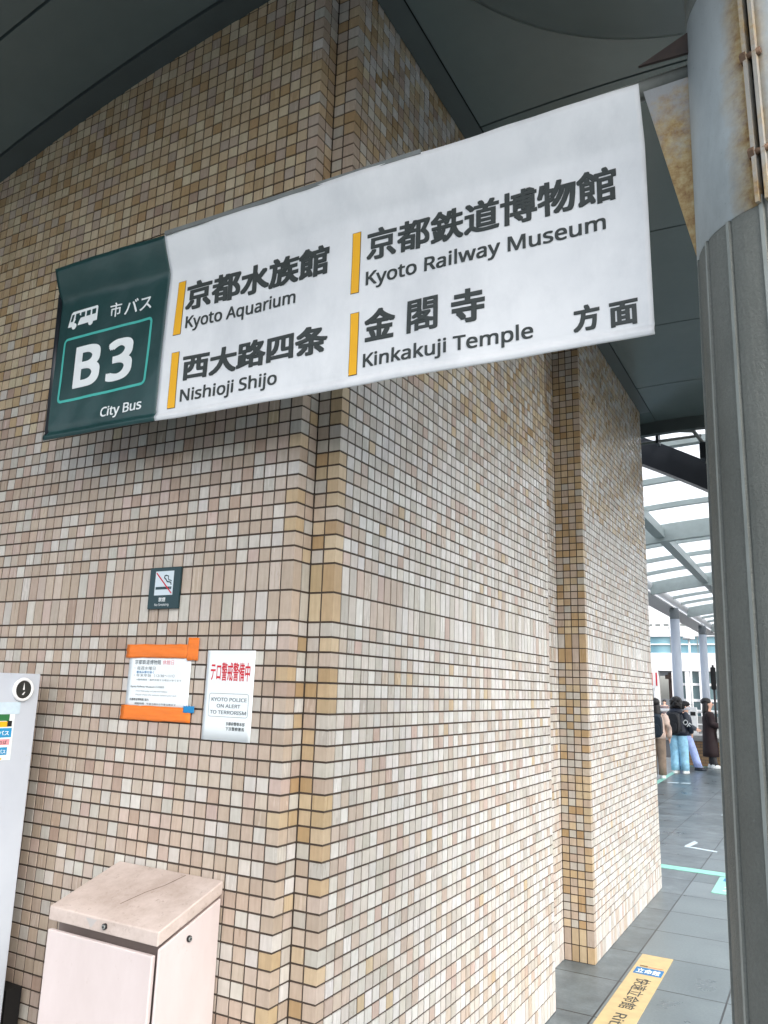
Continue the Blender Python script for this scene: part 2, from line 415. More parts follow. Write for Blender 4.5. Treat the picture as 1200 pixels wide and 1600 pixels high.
for si in range(len(P) - 1):
    a, b_ = Vector(P[si]), Vector(P[si + 1]); t = (b_ - a).normalized(); L = (b_ - a).length; n = round(L / .05)
    nr = Vector((t.y, -t.x))
    for row in range(len(zs) - 1):
        z0, z1 = zs[row] + G, zs[row + 1] - G; zm = (z0 + z1) / 2
        for k in range(n):
            u0 = k * .05 + (0 if (k == 0 and convex(si)) else G); u1 = (k + 1) * .05 - (0 if (k == n - 1 and convex(si + 1)) else G)
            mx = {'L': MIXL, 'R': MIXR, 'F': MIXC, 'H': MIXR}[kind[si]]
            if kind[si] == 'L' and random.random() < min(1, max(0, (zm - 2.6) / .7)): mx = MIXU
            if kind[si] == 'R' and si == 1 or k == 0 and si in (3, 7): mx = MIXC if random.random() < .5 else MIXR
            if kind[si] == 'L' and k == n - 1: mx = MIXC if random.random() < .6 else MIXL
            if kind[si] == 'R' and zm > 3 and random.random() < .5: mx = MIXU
            c = None
            if k == 0 and convex(si): c = cornercol.get((si, row))
            c = c or pick(mx)
            if k == n - 1 and convex(si + 1): cornercol[(si + 1, row)] = c
            b0 = 0 if u0 == k * .05 else BV; b1 = 0 if abs(u1 - (k + 1) * .05) < 1e-9 else BV
            j = [random.uniform(-.0008, .0008) for _ in range(3)]
            def pt(u, z, d): q = a + t * u + nr * d; return (q.x, q.y, z)
            i = cl.add([pt(u0, z0, -D), pt(u1, z0, -D), pt(u1, z1, -D), pt(u0, z1, -D),
                        pt(u0 + b0, z0 + BV, (j[0] if b0 else 0)), pt(u1 - b1, z0 + BV, (j[1] if b1 else 0)), pt(u1 - b1, z1 - BV, (j[1] + j[2] if b1 else 0)), pt(u0 + b0, z1 - BV, (j[0] + j[2] if b0 else 0))])
            cl.face((i + 4, i + 5, i + 6, i + 7), 0, False, c)
            for q in range(4):
                if (q == 3 and not b0) or (q == 1 and not b1): continue
                cl.face((i + q, i + (q + 1) % 4, i + 4 + (q + 1) % 4, i + 4 + q), 0, False, c)
cl.build('tile_cladding', M_TILE, TW, (-1.7, 2.8, 0), 'tile')
# core just behind the tile faces
g = .003
core = [(-3.6, g), (-g, g), (-g, .1 + g), (.1 - g, .1 + g), (.1 - g, 2.5 - g), (-.1 - g, 2.5 - g), (-.1 - g, 3.35 + g), (.1 - g, 3.35 + g), (.1 - g, 5.75 - g), (-3.6, 5.75 - g)]
m = MB(); m.prism(core, -.05, 4.78); m.build('wall_core', M_GROUT, TW, (-1.7, 2.8, 0))

# ================================================================== near canopy (dark metal soffit)
def vz(x): return 4.56 - (x - .5) ** 2 / 18.6
CX0, CX1, CY0, CY1 = -6.0, 2.75, -2.15, 6.12
CN = thing('bus_stop_canopy', (.5, 1.5, 4.5), 'dark grey vaulted metal canopy over the pavement with panel seams', 'canopy')
xs = [CX0 + i * (CX1 - CX0) / 62 for i in range(63)]
ys = [CY0, -1.55, -.49, -.1001, 1.15, 2.5, 3.84, 5.1, CY1]
xj = [-5.6, -3.75, -1.9, -.1, 0.2, 2.0, CX1]
m = MB(); GP = .006
def strip(y0, y1, x0, x1, off, mi=0):
    n = max(2, int((x1 - x0) / .12)); top = []
    for i in range(n + 1):
        x = x0 + (x1 - x0) * i / n; top.append(x)
    def ring(y, lift): return [(x, y, vz(x) + off + lift) for x in top]
    rows = [ring(y0, .02), ring(y0 + .003, 0), ring(y1 - .003, 0), ring(y1, .02)]
    nn = n + 1
    for a in range(3):
        base = m.add(rows[a] + rows[a + 1])      # the lips keep their own vertices so the panel shades flat
        for k in range(n): m.face((base + k, base + nn + k, base + nn + k + 1, base + k + 1), mi, a == 1)
for a in range(len(ys) - 1):
    for k in range(len(xj) - 1):
        y0, y1 = ys[a] + GP / 2, ys[a + 1] - GP / 2
        strip(y0, y1, xj[k] + GP / 2, xj[k + 1] - GP / 2, 0)
m.build('soffit_panels', M_CEIL, CN, (.5, 1.5, 4.5))
m = MB()   # roof deck above the panels
rows = [[(x, y, vz(x) + dz) for x in xs] for y, dz in ((CY0, .02), (CY0, .26), (CY1, .26), (CY1, .02))]
base = m.add([p for r in rows for p in r]); nn = len(xs)
for a in range(4):
    for k in range(nn - 1): m.face((base + a * nn + k, base + a * nn + k + 1, base + ((a + 1) % 4) * nn + k + 1, base + ((a + 1) % 4) * nn + k), 0)
m.build('roof_deck', M_GAP, CN, (.5, 1.5, 4.5))
m = MB()   # border trim that follows the tower wall
TT = .1
def trimx(y0, y1, x0, x1):
    n = max(1, int((x1 - x0) / .1))
    for i in range(n):
        a, b_ = x0 + (x1 - x0) * i / n, x0 + (x1 - x0) * (i + 1) / n
        m.quad((a, y0, vz(a) - .012), (a, y1, vz(a) - .012), (b_, y1, vz(b_) - .012), (b_, y0, vz(b_) - .012))
        m.quad((a, y0, vz(a) - .012), (b_, y0, vz(b_) - .012), (b_, y0, vz(b_) + .01), (a, y0, vz(a) + .01))
trimx(-TT, .002, -6, .0); trimx(0.002, .098, .0, .2) if False else None
trimx(-TT, 0, 0, .2); trimx(0, .1, .004, .2); trimx(.1, 5.76, .104, .2)
m.build('border_trim', M_TRIM, CN, (.5, 1.5, 4.5))
for (y0, y1) in ((CY1 + .002, CY1 + .08), (CY0 - .08, CY0 - .002)):   # end fascias follow the vault
    m = MB(); m.loft([[(x, y0, vz(x) - .13), (x, y1, vz(x) - .13), (x, y1, vz(x) + .3), (x, y0, vz(x) + .3)] for x in xs], 0, False); m.build('fascia', M_TRIM, CN, (.5, 1.5, 4.5))
m = MB(); m.box((CX1 + .002, CY0, vz(CX1) - .08), (CX1 + .08, CY1, vz(CX1) + .3)); m.build('fascia', M_TRIM, CN, (.5, 1.5, 4.5))

# conduits under the end of the canopy
CD = thing('ceiling_conduit', (.4, 6.3, 4.4), 'thin grey conduits and clamp running under the end of the dark canopy', 'conduit')
m = MB(); m.tube([(-.4, 6.22, 4.44), (.35, 6.22, 4.47), (.55, 6.24, 4.44), (.64, 6.3, 4.3), (.66, 6.35, 4.1)], .022); m.tube([(-.4, 6.3, 4.38), (.62, 6.3, 4.40)], .016)
m.build('pipe', M_PIPE, CD, (.4, 6.3, 4.4))
m = MB(); m.box((.17, 6.2, 4.34), (.2, 6.34, 4.5), bev=.004); m.build('pipe_clamp', M_DBEAM, CD, (.4, 6.3, 4.4))
m = MB(); m.box((.6, 6.22, 4.12), (.78, 6.34, 4.3), bev=.01); m.build('junction_box', M_DBEAM, CD, (.4, 6.3, 4.4))

# dark arched beam just beyond the canopy
m = MB(); top, bot = [], []
for i in range(25):
    x = -.6 + i * .16; zt = 4.87 - .46 * (x + .6) - .055 * (x + .6) ** 2
    if x > -.2: pass
    top.append((x, zt)); bot.append((x, zt - .33))
for i in range(24):
    (xa, za), (xb, zb) = top[i], top[i + 1]; (_, zc), (_, zd) = bot[i], bot[i + 1]
    q = m.add([(xa, 6.72, zc), (xb, 6.72, zd), (xb, 6.9, zd), (xa, 6.9, zc), (xa, 6.72, za), (xb, 6.72, zb), (xb, 6.9, zb), (xa, 6.9, za)])
    for f in ((0, 3, 2, 1), (4, 5, 6, 7), (0, 1, 5, 4), (2, 3, 7, 6)): m.face(tuple(q + x for x in f))
m.box((3.12, 6.74, -.05), (3.3, 6.88, 2.4), bev=.01)
BM_ = m.build('arched_beam', [M_DBEAM, M_WHITE], None, (1, 6.8, 0)); tag(BM_, 'near black curved steel beam sloping down behind the grey column', 'beam')

# ================================================================== grey ribbed column with collar
cc = (1.565, -.25); CO = thing('ribbed_column', (cc[0], cc[1], 0), 'thick grey ribbed column with pale rusty collar at the right of the sign', 'column')
LT = Vector((-.9995, .03)); TC = Vector((-.03, -.9995))
def cpt(phi, r, z): q = Vector(cc) + (LT * math.cos(phi) + TC * math.sin(phi)) * r; return (q.x, q.y, z)
m = MB(); bd = MB()
RB, RT_ = .277, .2257
prof = []
for k in range(18):
    p0 = R(12 + 20 * k)
    for dphi, dr in ((-2.2, 0), (-1.6, .0035), (.3, .0035), (.8, -.003), (1.5, -.003), (1.9, 0), (5, .0006), (9, .0008), (13, .0006)): prof.append((p0 + R(dphi), dr))
for z0, z1 in ((-.02, 2.72),):
    rings = []
    for i in range(9):
        zz = z0 + (z1 - z0) * i / 8; r = RB + (RT_ - RB) * i / 8
        rings.append([cpt(ph, r + dr, zz) for ph, dr in prof])
    n = len(prof); b0 = m.add([p for r in rings for p in r])
    for a in range(8):
        for k in range(n):
            m.face((b0 + a * n + k, b0 + (a + 1) * n + k, b0 + (a + 1) * n + (k + 1) % n, b0 + a * n + (k + 1) % n), 1 if k % 9 in (0, 1) else 0, False)
m.build('shaft', [M_SHAFT, M_BEAD], CO, (cc[0], cc[1], 0))
seam = cpt(R(69), .226, 0)
M_COLLAR = m_rust(lin(182, 190, 192), (seam[0], seam[1], 0), .085, .62, 'rusty_collar_paint', None, .17)
m = MB()
def arc(r0, r1, z0, z1, a0, a1, n=90, r1t=None):
    r1t = r1t or r1
    rings = []
    for i in range(n + 1):
        ph = a0 + (a1 - a0) * i / n
        rings.append([cpt(ph, r0, z0), cpt(ph, r1, z0), cpt(ph, r1t, z1), cpt(ph, r0, z1)])
    m.loft(rings, 0, True, True)
CZ0, CZ1 = 2.70, 3.345
arc(.236, .246, CZ0, CZ1, R(71), R(68 + 357)) if False else None
arc(.214, .230, CZ0, CZ1, R(75.5), R(70.8 + 360), 90, .2195)
COLLAR = m.build('collar', M_COLLAR, CO, (cc[0], cc[1], 0))
M_FLG = m_rust(lin(168, 164, 156), None, 0, .55, 'flange_paint')
for ph in (R(75.5), R(70.8)):
    a = Vector(cpt(ph, .217, 0)); b_ = Vector(cpt(ph, .24, 0)); nrm = Vector((-(b_ - a).y, (b_ - a).x, 0)).normalized() * .004
    for s in (1,):
        m = MB(); q = m.add([a - nrm + Vector((0, 0, CZ0)), b_ - nrm + Vector((0, 0, CZ0)), b_ + nrm + Vector((0, 0, CZ0)), a + nrm + Vector((0, 0, CZ0)), a - nrm + Vector((0, 0, CZ1)), b_ - nrm + Vector((0, 0, CZ1)), b_ + nrm + Vector((0, 0, CZ1)), a + nrm + Vector((0, 0, CZ1))])
        for f in ((0, 3, 2, 1), (4, 5, 6, 7), (0, 1, 5, 4), (2, 3, 7, 6), (1, 2, 6, 5), (0, 4, 7, 3)): m.face(tuple(q + x for x in f))
        m.build('flange', M_FLG, COLLAR, (cc[0], cc[1], 0))
M_BOLT = plain('rusty_bolt', lin(120, 96, 78), .6, .5, var=.3, nscale=60)
for zb in (2.82, 3.06, 3.29):
    m = MB(); c0 = Vector(cpt(R(68.4), .233, zb)); c1 = Vector(cpt(R(78.5), .233, zb)); m.tube([c0, c1], .008, 6); m.tube([c0, c0 + (c1 - c0) * .3], .014, 6, sm=False)
    m.build('bolt', M_BOLT, COLLAR, (cc[0], cc[1], 0))
m = MB(); m.lathe([(.2, CZ1 - .02), (.2, 3.352), (.219, 3.354), (.219, 3.395), (.215, 3.398), (.215, 3.43), (.219, 3.433), (.219, 3.47), (.21, 3.475), (.205, 3.5)], cc, 64); m.build('ring', M_PIPE, CO, (cc[0], cc[1], 0))
m = MB(); m.lathe([(.205, 3.49), (.207, 3.7), (.235, 3.85), (.31, 4.0), (.45, 4.15), (.7, 4.3), (1.0, 4.41), (1.22, 4.475), (1.25, 4.49), (1.25, 4.53), (.3, 4.6)], cc, 72)
m.build('capital', plain('capital_paint', lin(92, 102, 101), .32, var=.08, nscale=2), CO, (cc[0], cc[1], 0))

# ================================================================== hanging banner sign
SG = thing('hanging_bus_sign', (.1, -.27, 2.57), 'long white and dark green vinyl banner sign with bus destinations', 'sign')
SL = (.1, -.27, 2.57)
YB = -.25
def zbot(x): return 2.584 + (x + 1.032) / 2.258 * (2.553 - 2.584)
def ztop(x): return 3.292 + (x + 1.033) / 2.27 * (3.235 - 3.292)
def zcr(x): return 3.172 + (x + 1.05) / 2.28 * (3.10 - 3.172)
def ysurf(x, z):
    c = zcr(x); y = YB
    if z > c - .03:
        t = (z - c) / (ztop(x) - c)
        if t < -.0: t2 = (z - (c - .03)) / .03; y -= .003 * t2 * t2
        else: y -= .003 + .047 * t + .004 * math.sin(3 * t)
    else:
        pass
    # hem roll near the bottom, faint sag waves
    h = z - zbot(x)
    y -= .006 * math.exp(-((h - .012) / .010) ** 2); y += .003 * math.exp(-((h - .03) / .006) ** 2)
    y -= .003 * math.sin(5.1 * x + 2.0 * z) + .0022 * math.sin(11 * x - 7 * z + 1) + .0008 * math.sin(26 * x + 15 * z) + .0006 * math.sin(41 * x - 22 * z)
    return y
def panel(name, x0f, x1f, mat, nx):
    m = MB(); zsn = [0, .006, .012, .018, .024, .03, .036, .045, .06] + [.06 + .94 * i / 40 for i in range(1, 41)]
    rows = []; back = []
    for j in zsn:
        rr = []; bb = []
        for i in range(nx + 1):
            u = i / nx; 
            x = x0f(j) + (x1f(j) - x0f(j)) * u
            z = zbot(x) + (ztop(x) - zbot(x)) * j
            rr.append((x, ysurf(x, z), z)); bb.append((x, ysurf(x, z) + .003, z))
        rows.append(rr); back.append(bb)
    n = nx + 1; a = m.add([p for r in rows for p in r]); b_ = m.add([p for r in back for p in r]); H = len(zsn)
    for j in range(H - 1):
        for i in range(nx):
            m.face((a + j * n + i, a + j * n + i + 1, a + (j + 1) * n + i + 1, a + (j + 1) * n + i), 0, True)
            m.face((b_ + j * n + i, b_ + (j + 1) * n + i, b_ + (j + 1) * n + i + 1, b_ + j * n + i + 1), 0, True)
        for i, fl in ((0, 1), (nx, 0)):
            q = (a + j * n + i, a + (j + 1) * n + i, b_ + (j + 1) * n + i, b_ + j * n + i); m.face(q if fl else q[::-1], 0)
    for i in range(nx):
        m.face((a + i, b_ + i, b_ + i + 1, a + i + 1), 0); q = (H - 1) * n; m.face((a + q + i, a + q + i + 1, b_ + q + i + 1, b_ + q + i), 0)
    return m.build(name, mat, SG, SL)
XM = -.447
GPN = panel('green_panel', lambda j: -1.04 if j < .8 else -1.04 + .0 * j, lambda j: XM, M_GREENV, 40)
WPN = panel('white_panel', lambda j: XM + .0005, lambda j: 1.228, M_VINYL, 110)
def onsign(x0, z0, off=.0012):
    return lambda x, y, k: (x0 + x, ysurf(x0 + x, z0 + y) - off - k, z0 + y)
INK = M_INK
def sgn(body, x0, x1, z0, z1, bold=.04, mat=None, par=None, slope=0, spacing=1.0):
    letters('lettering', body, onsign(x0, z0), mat or INK, par or WPN, x1 - x0, h=z1 - z0, bold=bold, slope=slope, spacing=spacing)
def lat(body, x0, x1, z0, cap, bold=.014, mat=None, par=None, slope=0):
    letters('lettering', body, onsign(x0, z0), mat or INK, par or WPN, x1 - x0, cap=cap, bold=bold, slope=slope)
sgn('京都水族館', -.354, .259, 2.974, 3.082, slope=-.018); lat('Kyoto Aquarium', -.345, .133, 2.906, .045, slope=-.03)
sgn('西大路四条', -.34, .265, 2.706, 2.803, slope=-.018); lat('Nishioji Shijo', -.341, .077, 2.631, .044, slope=-.02)
sgn('京都鉄道博物館', .396, 1.152, 2.969, 3.074, slope=-.022, bold=.031); lat('Kyoto Railway Museum', .396, 1.121, 2.888, .045, slope=-.02)
for ch, xa, xb in (('金', .397, .503), ('閣', .543, .643), ('寺', .684, .785)): sgn(ch, xa, xb, 2.698 - .022 * (xa - .4), 2.802 - .022 * (xa - .4), slope=-.02, bold=.026 if ch == '閣' else .04)
lat('Kinkakuji Temple', .397, .921, 2.618, .043, slope=-.018)
sgn('方', 1.029, 1.097, 2.597, 2.671, slope=-.01, bold=.042); sgn('面', 1.121, 1.192, 2.591, 2.659, slope=-.01, bold=.042)
def bar(x0, x1, z0, z1, mat, par, name, off=.0012, nx=1):
    m = MB()
    def q(xa, xb, za, zb, o):
        m.poly([(xa, ysurf(xa, za) - o, za), (xb, ysurf(xb, za) - o, za), (xb, ysurf(xb, zb) - o, zb), (xa, ysurf(xa, zb) - o, zb)])
    n = max(1, int((z1 - z0) / .02))
    for i in range(n): q(x0, x1, z0 + (z1 - z0) * i / n, z0 + (z1 - z0) * (i + 1) / n, off)
    return m.build(name, mat, par, SL)
for x0, x1, z0, z1 in ((-.398, -.365, 2.889, 3.097), (-.395, -.362, 2.614, 2.82), (.345, .372, 2.871, 3.077), (.347, .375, 2.602, 2.803)):
    bar(x0 - .0018, x1 + .0018, z0 - .0018, z1 + .0018, M_INK, WPN, 'bar_outline', .0008); bar(x0, x1, z0, z1, M_YEL, WPN, 'yellow_bar', .0016)
sgn('市', -.74, -.682, 3.032, 3.09, .012, M_WINK, GPN); sgn('バス', -.665, -.527, 3.028, 3.085, .012, M_WINK, GPN)
sgn('B', -.905, -.765, 2.772, 2.942, .026, M_WINK, GPN); sgn('3', -.727, -.592, 2.766, 2.934, .026, M_WINK, GPN)
lat('City Bus', -.729, -.517, 2.631, .037, .014, M_WINK, GPN)
def rrect(x0, x1, z0, z1, r, wd, mat, par, name, surf, n=6):
    """rounded rectangular outline; surf(x,z)->world"""
    def loop(d):
        pts = []
        for cx, cz, a in ((x1 - r, z1 - r, 0), (x0 + r, z1 - r, 90), (x0 + r, z0 + r, 180), (x1 - r, z0 + r, 270)):
            for i in range(n + 1):
                t = R(a + 90 * i / n); pts.append((cx + (r - d) * math.cos(t), cz + (r - d) * math.sin(t)))
        return pts
    def dense(l):
        out = []
        for i in range(len(l)):
            p, q = Vector(l[i]), Vector(l[(i + 1) % len(l)]); k = max(1, 12 if (q - p).length > .05 else 1)
            out += [p + (q - p) * j / k for j in range(k)]
        return out
    A = dense(loop(0)); B = dense(loop(wd)); m = MB(); i = m.add([surf(*p) for p in A] + [surf(*p) for p in B]); N = len(A)
    for k in range(N): m.face((i + k, i + (k + 1) % N, i + N + (k + 1) % N, i + N + k))
    return m.build(name, mat, par, wloc(par))
rrect(-.985, -.512, 2.723, 2.992, .022, .0105, M_TEAL, GPN, 'route_frame', lambda x, z: (x, ysurf(x, z) - .0012, z))
# bus pictogram
m = MB()
def pz(pts, o=.0012, mi=0): m.poly([(x, ysurf(x, z) - o, z) for x, z in pts], mi)
bx, bz = -.975, 3.028
pz([(bx, bz + .012), (bx + .165, bz + .012), (bx + .165, bz + .068), (bx + .16, bz + .075), (bx + .02, bz + .077), (bx + .012, bz + .07)])
for k in range(4): pz([(bx + .04 + k * .031, bz + .042), (bx + .062 + k * .031, bz + .042), (bx + .062 + k * .031, bz + .064), (bx + .04 + k * .031, bz + .064)], .0018, 1)
pz([(bx + .012, bz + .034), (bx + .026, bz + .034), (bx + .032, bz + .064), (bx + .018, bz + .064)], .0018, 1)
for wx in (.038, .13):
    pz([(bx + wx + .0135 * math.cos(a * math.pi / 8), bz + .011 + .0135 * math.sin(a * math.pi / 8)) for a in range(16)], .0014)
m.build('bus_pictogram', [M_WINK, M_GREENV], GPN, SL)
# frame behind the banner, pipe to the column, gusset
m = MB(); m.tube([(-1.03, -.238, 3.258), (1.36, -.25, 3.248)], .026, 16); m.build('hanger_pipe', M_PIPE, SG, SL)
m = MB(); m.tube([(-1.028, -.243, 2.6), (-1.045, -.252, 3.2)], .012, 10); m.build('edge_rod', M_DBEAM, SG, SL)
m = MB(); m.tube([(-1.02, -.232, 2.6), (1.205, -.232, 2.575), (1.205, -.232, 3.25)], .008, 8); m.build('frame_rod', M_DBEAM, SG, SL)
m = MB()
for k in range(8):
    xa = -.44 + k * .13; xb = xa + .13
    q = m.add([(x, y, ztop(x) + dz) for dz in (-.004, .011) for x, y in ((xa, -.302), (xb, -.302), (xb, -.27), (xa, -.27))])
    for f in ((0, 3, 2, 1), (4, 5, 6, 7), (0, 1, 5, 4), (2, 3, 7, 6)) + (((3, 0, 4, 7),) if k == 0 else ()) + (((1, 2, 6, 5),) if k == 7 else ()): m.face(tuple(q + v for v in f))
m.build('top_batten', M_STEEL, SG, SL)
M_GUS = m_rust(lin(156, 157, 158), None, 0, .53, 'rusted_gusset', (2.75, 3.25))
m = MB(); pts = [(1.236, 3.222), (1.35, 3.222), (1.35, 2.72), (1.332, 2.745)]
for y in (-.256, -.246): pass
i = m.add([(x, -.278, z) for x, z in pts] + [(x, -.238, z) for x, z in pts]); m.face((i, i + 3, i + 2, i + 1)[::-1]); m.face((i + 4, i + 7, i + 6, i + 5))
for k in range(4): m.face((i + k, i + 4 + k, i + 4 + (k + 1) % 4, i + (k + 1) % 4))
m.build('gusset_plate', M_GUS, SG, SL)
m = MB(); pts = [(1.232, 3.274), (1.375, 3.262), (1.384, 3.335)]
i = m.add([(x, -.312, z) for x, z in pts] + [(x, -.304, z) for x, z in pts]); m.face((i, i + 1, i + 2)); m.face((i + 5, i + 4, i + 3))
for k in range(3): m.face((i + k, i + 3 + k, i + 3 + (k + 1) % 3, i + (k + 1) % 3))
m.build('upper_gusset', plain('brown_rust', lin(56, 46, 42), .8, var=.35, nscale=30), SG, SL)

# ================================================================== no smoking plate
NS = thing('no_smoking_sign', (-.57, -.004, 1.95), 'small dark green no smoking plate on the tiled wall', 'sign'); NL = (-.57, -.004, 1.95)
m = MB(); m.box((-.647, -.012, 1.948), (-.496, -.0012, 2.101), bev=.002); NP = m.build('plate', M_PLATEG, NS, NL)
FW = -.0126
m = MB(); m.quad((-.617, FW, 1.998), (-.526, FW, 1.998), (-.526, FW, 2.087), (-.617, FW, 2.087)); m.build('pictogram_field', plain('pale_field', lin(196, 208, 214), .35, var=.03), NP, NL)
m = MB()
def st(pts, wd, y):
    for (xa, za), (xb, zb) in zip(pts[:-1], pts[1:]):
        d = Vector((xb - xa, zb - za)).normalized(); nx, nz = -d.y * wd, d.x * wd; ex, ez = d.x * wd * .4, d.y * wd * .4
        m.quad((xa - nx - ex, y, za - nz - ez), (xb - nx + ex, y, zb - nz + ez), (xb + nx + ex, y, zb + nz + ez), (xa + nx - ex, y, za + nz - ez))
st([(-.61, 2.024), (-.55, 2.024)], .005, FW - .0004); st([(-.546, 2.024), (-.543, 2.024)], .005, FW - .0004); st([(-.538, 2.024), (-.535, 2.024)], .005, FW - .0004)
st([(-.536, 2.036), (-.538, 2.044), (-.546, 2.046), (-.556, 2.047), (-.56, 2.052), (-.566, 2.058), (-.572, 2.062), (-.57, 2.069), (-.562, 2.071)], .0024, FW - .0004)
st([(-.562, 2.071), (-.552, 2.068), (-.552, 2.058), (-.548, 2.053), (-.54, 2.052), (-.535, 2.049)], .0018, FW - .0005)
m.build('cigarette_symbol', M_PLATEG, NP, NL)
m = MB(); st([(-.612, 2.081), (-.531, 2.004)], .0024, FW - .001); m.build('red_slash', M_RED, NP, NL)
def onwall(x0, z0, y=-.0128): return lambda x, zz, k: (x0 + x, y - k * .3, z0 + zz)
letters('lettering', '禁煙', onwall(-.592, 1.974), M_WINK, NP, .034, h=.016, bold=.01)
letters('lettering', 'No Smoking', onwall(-.61, 1.959), M_WINK, NP, .07, cap=.0085)

# ================================================================== taped notice
NT = thing('taped_notice', (-.56, -.002, 1.6), 'printed white notice fixed to the tiles with wide orange tape', 'notice'); TL = (-.56, -.002, 1.6)
def sheet(x0, x1, z0, z1, y, name, mat, par, wav=.0028, sk=0, L=None):
    m = MB(); nx, nz = 14, 6; rows = []
    for j in range(nz + 1):
        rows.append([(x0 + (x1 - x0) * i / nx + sk * j / nz, y - wav * (.5 + .5 * math.sin(i * 1.3 + j * 2.1)) - .0004, z0 + (z1 - z0) * j / nz + (random.uniform(-.0012, .0012) if wav else 0)) for i in range(nx + 1)])
    a = m.add([p for r in rows for p in r]); n = nx + 1
    b_ = m.add([(p[0], y + .0003, p[2]) for r in rows for p in r])
    for j in range(nz):
        for i in range(nx):
            q = (a + j * n + i, a + j * n + i + 1, a + (j + 1) * n + i + 1, a + (j + 1) * n + i); m.face(q, 0, True)
    edge = [j * n for j in range(nz, -1, -1)] + list(range(1, n)) + [j * n + nx for j in range(1, nz + 1)] + [nz * n + i for i in range(nx - 1, 0, -1)]
    for k in range(len(edge)): p, q = edge[k], edge[(k + 1) % len(edge)]; m.face((a + p, b_ + p, b_ + q, a + q))
    return m.build(name, mat, par, L or TL)
PP = sheet(-.72, -.416, 1.59, 1.78, -.0015, 'paper', M_PAPER, NT, 0)
sheet(-.737, -.428, 1.772, 1.82, -.0035, 'tape', M_TAPE, NT); sheet(-.737, -.398, 1.552, 1.602, -.0035, 'tape', M_TAPE, NT); sheet(-.434, -.384, 1.764, 1.843, -.0055, 'tape', M_TAPE, NT)
tb = sheet(-.431, -.381, 1.586, 1.609, -.0065, 'tape', M_BTAPE, NT, .0004); tb['label'] = 'small blue tape strip'
M_GINK = plain('grey_ink', lin(96, 104, 108), .6)
M_PINKINK = plain('pink_ink', lin(222, 150, 156), .6)
def nt_(b, x, z, w_, cap, mat=M_GINK, bold=0): letters('lettering', b, onwall(x, z, -.0024), mat, PP, w_, cap=cap, bold=bold)
def nk_(b, x, z, w_, h, mat=M_GINK, bold=.0): letters('lettering', b, onwall(x, z, -.0024), mat, PP, w_, h=h, bold=bold)
nk_('京都鉄道博物館', -.69, 1.748, .13, .017, bold=.008); nk_('休館日', -.552, 1.748, .055, .017, M_PINKINK, .008)
nk_('・毎週水曜日', -.69, 1.728, .105, .013); nk_('春休み等を除く', -.678, 1.716, .088, .009, M_BTAPE, .01)
nk_('・年末年始（12/30～1/1）', -.69, 1.703, .2, .012); nk_('※臨時開館・臨時休館する場合があります', -.675, 1.69, .22, .007)
nt_('Kyoto Railway Museum CLOSED', -.70, 1.666, .165, .006, bold=.012); nt_('Every Wednesday and year end holidays', -.672, 1.651, .155, .005); nt_('Please check the website before your visit', -.672, 1.638, .2, .005)
nk_('京都鉄道博物館 案内', -.70, 1.619, .095, .009, M_INK, .01); nk_('開館時間　午前十時から午後五時まで', -.672, 1.606, .2, .007, bold=.008)

# ================================================================== police poster
PO = thing('police_poster', (-.238, -.002, 1.5), 'white police alert poster with red heading on the tiled wall', 'poster'); PL = (-.238, -.002, 1.5)
PS = sheet(-.3425, -.1335, 1.502, 1.799, -.0015, 'sheet', M_PAPER, PO, 0, 0, PL)
def pw(b, x0, x1, z0, z1, mat, bold=0): letters('lettering', b, onwall(x0, z0, -.0024), mat, PS, x1 - x0, h=z1 - z0, bold=bold)
pw('テロ警戒警備中', -.323, -.151, 1.697, 1.759, M_RED, .018)
pw('KYOTO POLICE', -.31, -.158, 1.63, 1.642, M_GINK, .012); pw('ON ALERT', -.285, -.183, 1.609, 1.621, M_GINK, .012); pw('TO TERRORISM', -.313, -.157, 1.588, 1.600, M_GINK, .012)
rrect(-.321, -.15, 1.579, 1.656, .009, .0012, M_GINK, PS, 'text_frame', lambda x, z: (x, -.0026, z))
pw('京都府警察本部', -.24, -.16, 1.552, 1.564, M_INK, .012); pw('下京警察署長', -.24, -.16, 1.536, 1.548, M_INK, .012)

# ================================================================== pink utility cabinet
CB = thing('utility_cabinet', (-.43, -.14, 0), 'pale pink metal utility cabinet with a grimy sloped lid against the wall', 'cabinet'); CL = (-.43, -.14, 0)
X0, X1, YF, ZB, ZF = -.668, -.2, -.270, 1.080, .992
def lidz(y, d=0): return ZB + (ZF - ZB) * (y / YF) - d
m = MB()
def hexa(v, mi=0):
    i = m.add(v)
    for f in ((0, 3, 2, 1), (4, 5, 6, 7), (0, 1, 5, 4), (1, 2, 6, 5), (2, 3, 7, 6), (3, 0, 4, 7)): m.face(tuple(i + x for x in f), mi)
yf, yb = YF + .03, -.006
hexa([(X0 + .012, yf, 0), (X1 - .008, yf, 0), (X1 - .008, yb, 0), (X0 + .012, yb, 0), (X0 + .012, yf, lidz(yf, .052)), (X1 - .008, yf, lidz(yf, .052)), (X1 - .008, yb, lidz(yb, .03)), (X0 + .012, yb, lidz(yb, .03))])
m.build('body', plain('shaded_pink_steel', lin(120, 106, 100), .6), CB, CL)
def bevobj(name, v, mat, bev, par, L, faces=None):
    bm = bmesh.new(); vs = [bm.verts.new(p) for p in v]
    for f in ((0, 3, 2, 1), (4, 5, 6, 7), (0, 1, 5, 4), (1, 2, 6, 5), (2, 3, 7, 6), (3, 0, 4, 7)): bm.faces.new([vs[x] for x in f])
    bmesh.ops.bevel(bm, geom=bm.edges[:] + bm.verts[:], offset=bev, segments=3, affect='EDGES', profile=.5)
    mm = MB(); mm.bm(bm); return mm.build(name, mat, par, L)
